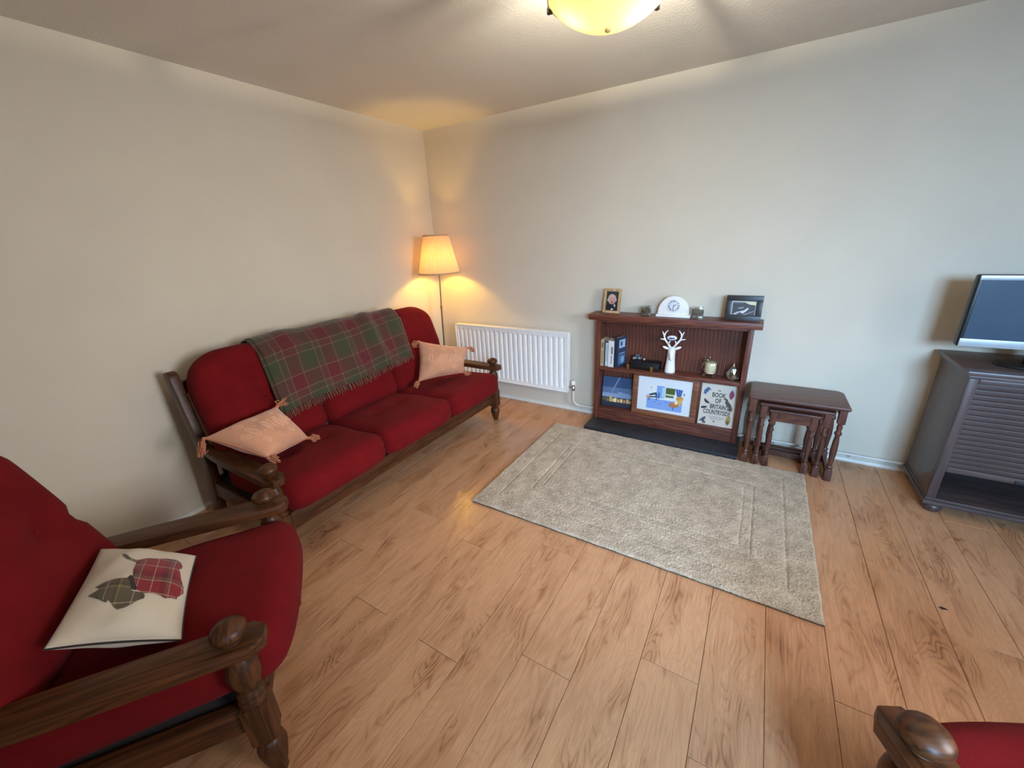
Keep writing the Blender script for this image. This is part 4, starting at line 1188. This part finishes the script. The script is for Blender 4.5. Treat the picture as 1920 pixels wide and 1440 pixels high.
# watercolour
w, h = 0.462, 0.322
MWf = wood('oak_picture_frame', srgb(96, 56, 36), srgb(140, 88, 58), 'x', 0.45)
X = lambda a: -0.19 + 0.38 * a
Yb, Yt = 0.040, 0.308
Yy = lambda b: Yt - (Yt - Yb) * b
def quad(x0_, y0_, x1_, y1_): return [(X(x0_), Yy(y1_)), (X(x1_), Yy(y1_)), (X(x1_), Yy(y0_)), (X(x0_), Yy(y0_))]
its = [(rect(-0.192, 0.038, 0.192, 0.312), srgb(222, 228, 232)), (quad(0.22, 0.26, 0.85, 0.93), srgb(226, 232, 230)),
       (quad(0.18, 0.62, 0.85, 0.92), srgb(134, 166, 224)), (quad(0.36, 0.22, 0.50, 0.58), srgb(128, 168, 222)), (quad(0.46, 0.26, 0.52, 0.56), srgb(176, 206, 228)),
       (quad(0.53, 0.25, 0.70, 0.43), srgb(74, 92, 44)), (quad(0.53, 0.47, 0.68, 0.53), srgb(88, 104, 56)), (quad(0.515, 0.435, 0.70, 0.465), srgb(206, 216, 170)),
       ([(X(.70), Yy(.25)), (X(.84), Yy(.26)), (X(.82), Yy(.45)), (X(.74), Yy(.46))], srgb(96, 128, 196)),
       ([(X(.72), Yy(.25)), (X(.735), Yy(.25)), (X(.77), Yy(.46)), (X(.755), Yy(.46))], srgb(50, 66, 130)), ([(X(.77), Yy(.25)), (X(.785), Yy(.25)), (X(.79), Yy(.46)), (X(.775), Yy(.46))], srgb(50, 66, 130)),
       ([(X(.81), Yy(.26)), (X(.825), Yy(.26)), (X(.81), Yy(.45)), (X(.80), Yy(.45))], srgb(50, 66, 130)),
       (quad(0.24, 0.27, 0.27, 0.33), srgb(196, 192, 180)), (quad(0.855, 0.35, 0.885, 0.42), srgb(140, 150, 170)),
       ([(X(.21), Yy(.50)), (X(.35), Yy(.42)), (X(.37), Yy(.46)), (X(.37), Yy(.58)), (X(.35), Yy(.58)), (X(.34), Yy(.49)), (X(.24), Yy(.54))], srgb(50, 72, 84)),
       ([(X(.22), Yy(.56)), (X(.38), Yy(.54)), (X(.38), Yy(.57)), (X(.23), Yy(.60))], srgb(44, 62, 84)), (quad(0.22, 0.58, 0.235, 0.68), srgb(44, 62, 84)), (quad(0.36, 0.56, 0.375, 0.66), srgb(44, 62, 84)),
       (ell(X(.20), Yy(.58), .012, .014), srgb(206, 160, 140)), (quad(0.395, 0.42, 0.42, 0.60), srgb(60, 96, 170)),
       (ell(X(.80), Yy(.52), .024, .020), srgb(204, 142, 62)), ([(X(.80), Yy(.52)), (X(.86), Yy(.52)), (X(.82), Yy(.72)), (X(.70), Yy(.80)), (X(.72), Yy(.70))], srgb(222, 170, 92)),
       (ell(X(.70), Yy(.72), .034, .022), srgb(196, 128, 62)), (ell(X(.74), Yy(.64), .012, .016), srgb(238, 226, 190)),
       ([(X(.64), Yy(.70)), (X(.655), Yy(.70)), (X(.63), Yy(.80)), (X(.62), Yy(.80))], srgb(170, 108, 70)), (quad(0.685, 0.78, 0.70, 0.88), srgb(90, 100, 150))]
for k in range(6): its.append((quad(0.19 + 0.11 * k, 0.66 + 0.04 * (k % 3), 0.25 + 0.11 * k, 0.675 + 0.04 * (k % 3)), srgb(96, 130, 206)))
framed('watercolour_picture', 'wood framed watercolour of a blue sunroom with chairs on the bottom shelf', 'picture', w, h, 0.04, MWf, stand_matrix(2.204, -0.120, LOW + 0.001, R(2.0)), its, 0.016, borders=(0.040, 0.040, 0.040, 0.012))

# countryside book
w, h = 0.228, 0.306
cb = bpy.data.objects.new('book', None); C.objects.link(cb); cb.matrix_world = stand_matrix(2.566, -0.112, LOW + 0.001, R(6), 0); tag(cb, 'large cream book about the countryside facing out on the bottom shelf', 'book')
q = MB(); q.box((-w / 2 + 0.002, 0.002, -0.026), (w / 2 - 0.003, h - 0.002, -0.002)); q.build('pages', M_PAGES, cb, 0)
for a in (-0.028, -0.002):
    q = MB(); q.box((-w / 2, 0, a), (w / 2, h, a + 0.002)); q.build('cover_board', cover_mat('cream', srgb(222, 208, 188)), cb, 0)
q = MB(); q.box((-w / 2 - 0.001, 0, -0.028), (-w / 2 + 0.002, h, 0)); q.build('spine', cover_mat('cream', srgb(222, 208, 188)), cb, 0)
tk = srgb(66, 62, 64)
its = [(rect(-w / 2, 0, w / 2, h), srgb(226, 212, 194)),
       (txt('AA', 0.0, 0.258, 0.014, 0.0006), tk), (txt('BOOK', 0.0, 0.214, 0.046, 0.0012, 0.66), tk), (txt('OF', 0.0, 0.172, 0.046, 0.0012, 0.66), tk),
       (txt("BRITAIN'S", 0.012, 0.128, 0.046, 0.0012, 0.60), tk), (txt('COUNTRYSIDE', 0.0, 0.086, 0.046, 0.0012, 0.56), tk)]
for k, (a, b) in enumerate(((-0.052, 0.054), (-0.044, 0.050), (-0.034, 0.036))): its.append((rect(a, 0.066 - 0.010 * k, b, 0.070 - 0.010 * k), srgb(176, 164, 156)))
blue, darkb, brn = srgb(74, 104, 148), srgb(58, 56, 66), srgb(96, 76, 62)
its += [([(-0.100, 0.226), (-0.096, 0.256), (-0.078, 0.278), (-0.066, 0.280), (-0.050, 0.258), (-0.064, 0.262), (-0.070, 0.246), (-0.080, 0.236), (-0.084, 0.222), (-0.094, 0.230)], blue),
        ([(-0.090, 0.196), (-0.074, 0.186), (-0.056, 0.170), (-0.050, 0.164), (-0.064, 0.160), (-0.078, 0.164), (-0.088, 0.176)], darkb),
        ([(-0.106, 0.128), (-0.090, 0.138), (-0.064, 0.138), (-0.070, 0.126), (-0.090, 0.118), (-0.104, 0.120)], darkb),
        ([(-0.108, 0.022), (-0.086, 0.050), (-0.068, 0.062), (-0.064, 0.052), (-0.072, 0.036), (-0.064, 0.016), (-0.080, 0.014), (-0.090, 0.024)], srgb(80, 84, 104)),
        ([(-0.088, 0.012), (-0.066, 0.024), (-0.058, 0.014), (-0.070, 0.006)], srgb(130, 110, 84)),
        ([(0.078, 0.280), (0.092, 0.256), (0.094, 0.236), (0.082, 0.214), (0.074, 0.208), (0.064, 0.232), (0.064, 0.252)], srgb(150, 62, 98)),
        ([(0.030, 0.208), (0.042, 0.216), (0.058, 0.208), (0.062, 0.194), (0.080, 0.176), (0.094, 0.146), (0.094, 0.126), (0.078, 0.124), (0.070, 0.128), (0.072, 0.148), (0.054, 0.166), (0.044, 0.180), (0.046, 0.200)], brn),
        ([(0.080, 0.098), (0.090, 0.080), (0.094, 0.050), (0.084, 0.026), (0.076, 0.014), (0.064, 0.034), (0.062, 0.056), (0.070, 0.082)], srgb(176, 142, 84)),
        (ell(0.078, 0.040, 0.010, 0.014), srgb(120, 96, 56)), (ell(-0.010, 0.032, 0.005, 0.005), srgb(56, 50, 50))]
flat_print('cover_print', its, cb, Matrix.Translation((0, 0, 0.0002)))

# ================================================================== NEST OF TABLES
def nest_table(label, xa, xb, yf, yb, h, legr, front_apron):
    t = thing('nest_table', label, 'side table', ((xa + xb) / 2, (yf + yb) / 2, 0), 0, 'nest of three tables')
    to = Vector(t.location)
    c = 0.028
    pts = [(xa, yf + 0.0), (xb, yf), (xb, yb - c), (xb - c, yb), (xa + c, yb), (xa, yb - c)]
    pts = [(xa + 0.006, yf), (xb - 0.006, yf), (xb, yf + 0.010), (xb - 0.004, yb - c), (xb - c, yb), (xa + c, yb), (xa + 0.004, yb - c), (xa, yf + 0.010)]
    q = MB(to); q.prism(pts, h - 0.018, h, 0.006); q.build('table_top', NW('x'), t)
    ins = 0.030
    for x in (xa + ins, xb - ins):
        for y in (yf + 0.030, yb - 0.030):
            s = legr; hb = h - 0.018
            q = MB(to)
            q.box((x - s, y - s, hb - 0.085), (x + s, y + s, hb), 0.002); q.box((x - s, y - s, 0.0), (x + s, y + s, 0.070), 0.002)
            pr = [(s * 0.9, 0.070), (s * 0.62, 0.078), (s * 0.95, 0.086), (s * 0.95, 0.092), (s * 0.6, 0.10), (s * 0.72, 0.13), (s * 0.95, hb * 0.42), (s * 0.85, hb * 0.55), (s * 0.6, hb * 0.64), (s * 0.98, hb * 0.665), (s * 0.98, hb * 0.685), (s * 0.62, hb * 0.71), (s * 0.8, hb * 0.76), (s * 0.62, hb - 0.095), (s * 0.9, hb - 0.085)]
            q.lathe(pr, 16, None, (x, y, 0)); q.build('leg', NW('z'), t)
    for x in (xa + ins, xb - ins):
        q = MB(to); q.box((x - 0.008, yf + 0.045, h - 0.075), (x + 0.008, yb - 0.045, h - 0.018)); q.build('side_apron', NW('y'), t, 0)
        q = MB(to); q.box((x - 0.010, yf + 0.045, 0.020), (x + 0.010, yb - 0.045, 0.048), 0.002); q.build('side_stretcher', NW('y'), t)
    q = MB(to); q.box((xa + 0.04, yb - 0.038, h - 0.085), (xb - 0.04, yb - 0.022, h - 0.018)); q.build('back_apron', NW('x'), t, 0)
    q = MB(to); q.box((xa + 0.04, yb - 0.040, 0.020), (xb - 0.04, yb - 0.022, 0.050), 0.002); q.build('back_stretcher', NW('x'), t)
    if front_apron:
        q = MB(to); q.box((xa + 0.04, yf + 0.022, h - 0.080), (xb - 0.04, yf + 0.036, h - 0.018)); q.build('front_apron', NW('x'), t, 0)
    return t
nest_table('largest dark table of the nest right of the shelf unit', 2.745, 3.245, -0.352, -0.045, 0.480, 0.0185, False)
nest_table('middle dark table tucked under the largest nest table', 2.806, 3.184, -0.340, -0.090, 0.440, 0.017, False)
nest_table('smallest dark table innermost in the nest', 2.862, 3.128, -0.332, -0.135, 0.402, 0.016, True)

# ================================================================== RUG
RX0, RX1, RY0, RY1 = 1.420, 3.105, -1.513, -0.346
def rug():
    nx, ny = 520, 370
    x = np.linspace(RX0, RX1, nx); y = np.linspace(RY0, RY1, ny)
    Xg, Yg = np.meshgrid(x, y, indexing='ij')
    ed = np.minimum(np.minimum(Xg - RX0, RX1 - Xg), np.minimum(Yg - RY0, RY1 - Yg))
    ht = 0.021
    Z = np.full_like(Xg, ht)
    # carved channels
    for ins, wd in ((0.118, 0.006), (0.262, 0.006), (0.312, 0.006)):
        Z -= 0.0042 * np.exp(-((ed - ins) / wd) ** 2)
    # band between the two inner carvings stands slightly lower
    Z -= 0.0015 * ((ed > 0.262) & (ed < 0.312))
    # tufts
    n1 = rng.random((nx, ny)); n2 = rng.random((nx // 3 + 2, ny // 3 + 2)); n3 = rng.random((nx // 9 + 2, ny // 9 + 2))
    def up(a, k):
        ii = np.arange(nx) / k; jj = np.arange(ny) / k
        i0 = ii.astype(int); j0 = jj.astype(int); fi = (ii - i0)[:, None]; fj = (jj - j0)[None, :]
        return (a[i0][:, j0] * (1 - fi) * (1 - fj) + a[i0 + 1][:, j0] * fi * (1 - fj) + a[i0][:, j0 + 1] * (1 - fi) * fj + a[i0 + 1][:, j0 + 1] * fi * fj)
    Z += 0.0056 * (n1 - 0.5) + 0.0026 * (up(n2, 3) - 0.5) + 0.0016 * (up(n3, 9) - 0.5)
    # brushed patches lie lower
    wear = vnoise(Xg * 5, Yg * 7, 4) * vnoise(Xg * 9, Yg * 4, 9)
    Z -= 0.004 * np.clip(wear - 0.25, 0, 1)
    Z = np.where(ed < 0.012, Z * np.sqrt(np.clip(1 - (1 - ed / 0.012) ** 2 * 0.75, 0, 1)), Z)
    wobx = 0.0012 * np.sin(Yg * 40) * (ed < 0.03); woby = 0.0012 * np.sin(Xg * 37) * (ed < 0.03)
    Vt = np.stack([Xg + wobx, Yg + woby, np.maximum(Z, 0.006)], -1).reshape(-1, 3)
    idx = np.arange(nx * ny).reshape(nx, ny)
    Fq = np.stack([idx[:-1, :-1], idx[1:, :-1], idx[1:, 1:], idx[:-1, 1:]], -1).reshape(-1, 4)
    t = NT('beige_rug_pile')
    v = t.coord()
    f_ = t.math('ADD', t.math('MULTIPLY', t.noise(v, 240, 2), 0.6), t.math('MULTIPLY', t.noise(v, 16, 4, 0.6), 0.4))
    c = t.ramp(f_, [(0.32, srgb(134, 117, 98)), (0.5, srgb(183, 165, 143)), (0.68, srgb(216, 199, 178))])
    t.b.inputs['Sheen Weight'].default_value = 0.3
    mt = t.fin(c, 1.0, 0, 0.1)
    root = thing('rug', 'beige rectangular rug with carved border lines on the laminate floor', 'rug', ((RX0 + RX1) / 2, (RY0 + RY1) / 2, 0))
    Vt = Vt - np.array(root.location)
    me = bpy.data.meshes.new('pile')
    me.vertices.add(len(Vt)); me.vertices.foreach_set('co', Vt.astype(np.float32).ravel())
    me.loops.add(Fq.size); me.loops.foreach_set('vertex_index', Fq.ravel().astype(np.int32))
    me.polygons.add(len(Fq)); me.polygons.foreach_set('loop_start', np.arange(0, Fq.size, 4, dtype=np.int32))
    me.update(); me.validate()
    me.polygons.foreach_set('use_smooth', [True] * len(me.polygons))
    me.materials.append(mt)
    o = bpy.data.objects.new('pile', me); C.objects.link(o); o.parent = root
    q = MB(root.location); q.box((RX0 + 0.002, RY0 + 0.002, 0.0003), (RX1 - 0.002, RY1 - 0.002, 0.007), 0.002); q.build('backing', plain('rug_backing', srgb(104, 84, 62), 0.95, var=0.2, scale=90), root)
rug()

# ================================================================== TV CABINET + SCREEN
cb_ = thing('tv_cabinet', 'dark wooden cabinet with slatted roller door under the television', 'cabinet', (4.02, -0.26, 0))
cbo = Vector(cb_.location)
CX0, CX1, CYF, CYB = 3.612, 4.43, -0.445, -0.055
def cpart(name, lo, hi, ax, bev=0.003, parent=cb_):
    q = MB(cbo); q.box(lo, hi, bev); return q.build(name, CW(ax), parent)
cpart('top_board', (CX0 - 0.020, CYF - 0.022, 0.765), (CX1 + 0.020, CYB + 0.015, 0.788), 'x', 0.007)
cpart('top_moulding', (CX0 - 0.008, CYF - 0.010, 0.748), (CX1 + 0.008, CYB, 0.765), 'x', 0.004)
cpart('side_panel', (CX0, CYF + 0.012, 0.090), (CX0 + 0.020, CYB, 0.748), 'z')
cpart('side_panel', (CX1 - 0.020, CYF + 0.012, 0.090), (CX1, CYB, 0.748), 'z')
cpart('back_panel', (CX0 + 0.02, CYB - 0.010, 0.090), (CX1 - 0.02, CYB - 0.002, 0.748), 'x')
cpart('base_board', (CX0 - 0.012, CYF - 0.014, 0.052), (CX1 + 0.012, CYB, 0.076), 'x', 0.007)
cpart('base_moulding', (CX0 - 0.004, CYF - 0.004, 0.076), (CX1 + 0.004, CYB, 0.090), 'x', 0.004)
for a in (CX0, CX1 - 0.036):
    cpart('stile', (a, CYF, 0.090), (a + 0.036, CYF + 0.024, 0.748), 'z', 0.006)
cpart('top_frame_rail', (CX0 + 0.036, CYF + 0.002, 0.722), (CX1 - 0.036, CYF + 0.022, 0.748), 'x', 0.005)
cpart('inner_shelf', (CX0 + 0.02, CYF + 0.05, 0.255), (CX1 - 0.02, CYB - 0.011, 0.270), 'x')
# roller door slats
SZ_T, SZ_B = 0.722, 0.276; ns_ = 17; sh = (SZ_T - SZ_B) / ns_
sl = None
for k in range(ns_):
    z = SZ_B + sh * k
    if sl is None:
        q = MB((0, 0, 0)); q.prism([(0, 0.0008), (0.0026, 0.002), (0.0036, sh * 0.3), (0.0036, sh * 0.7), (0.0026, sh - 0.002), (0, sh - 0.0008), (-0.006, sh - 0.0008), (-0.006, 0.0008)], CX0 + 0.036, CX1 - 0.036, 0, Matrix(((0, 0, 1, 0), (-1, 0, 0, 0), (0, 1, 0, 0), (0, 0, 0, 1))))
        sl = q.build('slat', CW('x'), cb_, 30); sl.location = Vector((0, CYF + 0.016, z)) - cbo
    else:
        o = sl.copy(); C.objects.link(o); o.parent = cb_; o.location = Vector((0, CYF + 0.016, z)) - cbo
hr = cpart('handle_rail', (CX0 + 0.037, CYF + 0.006, SZ_B - 0.030), (CX1 - 0.037, CYF + 0.024, SZ_B), 'x', 0.003)
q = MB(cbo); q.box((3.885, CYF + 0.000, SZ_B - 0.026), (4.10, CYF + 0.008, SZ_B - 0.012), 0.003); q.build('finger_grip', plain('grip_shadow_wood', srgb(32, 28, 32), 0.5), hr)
for x in (CX0 + 0.045, CX1 - 0.045):
    for y in (CYF + 0.035, CYB - 0.045):
        q = MB(cbo); q.lathe([(0.020, 0), (0.032, 0.006), (0.040, 0.022), (0.037, 0.038), (0.026, 0.047), (0.026, 0.052)], 24, None, (x, y, 0)); q.build('bun_foot', CW('x'), cb_)

tv = thing('television', 'flat screen television with silver surround standing on the dark cabinet', 'television', (3.875, -0.300, 0.788), R(0))
to = Vector(tv.location)
TX0, TX1, TZ0, TZ1 = 3.572, 4.178, 0.868, 1.208
M_SILVER = plain('silver_plastic', srgb(176, 184, 190), 0.35, 0.3, 0.03)
q = MB(to); q.box((TX0, -0.304, TZ0), (TX1, -0.262, TZ1), 0.010, 3); q.build('casing', M_BLACK, tv)
q = MB(to); q.box((TX0 + 0.006, -0.308, TZ0 + 0.002), (TX1 - 0.006, -0.300, TZ0 + 0.040), 0.003); q.build('lower_bezel', M_SILVER, tv)
q = MB(to); q.box((TX0 + 0.006, -0.308, TZ1 - 0.024), (TX1 - 0.006, -0.300, TZ1 - 0.002), 0.003); q.build('upper_bezel', M_SILVER, tv)
ts = NT('lcd_reflection_tint'); v = ts.coord()  # bluish reflection of the room is put into the screen's base colour
M_SCR = ts.fin(ts.ramp(ts.noise(v, 3, 2), [(0.3, srgb(58, 78, 98)), (0.7, srgb(66, 88, 108))]), 0.22, 0, 0.6)
q = MB(to); q.box((TX0 + 0.016, -0.3060, TZ0 + 0.040), (TX1 - 0.016, -0.300, TZ1 - 0.024)); q.build('screen', M_SCR, tv, 0)
q = MB(to); q.box((3.82, -0.300, 0.792), (3.93, -0.268, 0.90), 0.004); q.build('stand_neck', M_BLACK, tv)
q = MB(to); q.prism([(3.875 + 0.15 * math.cos(R(a)), -0.285 + 0.095 * math.sin(R(a))) for a in range(0, 360, 12)], 0.788, 0.800, 0.003); q.build('stand_base', M_BLACK, tv)

# tiny dark scrap on the floor by the rug
SX, SY = 3.513, -1.188
q = MB((SX, SY, 0)); q.prism([(SX - 0.013, SY - 0.003), (SX - 0.005, SY + 0.005), (SX + 0.007, SY + 0.004), (SX + 0.014, SY - 0.002), (SX + 0.004, SY - 0.005), (SX - 0.004, SY - 0.008)], 0.0002, 0.003, 0.0008)
o = q.build('leaf_scrap', plain('dry_leaf', srgb(64, 42, 34), 0.8, var=0.3, scale=200), None); o.location = (SX, SY, 0)
tag(o, 'tiny dark dry scrap lying on the floor right of the rug', 'scrap')
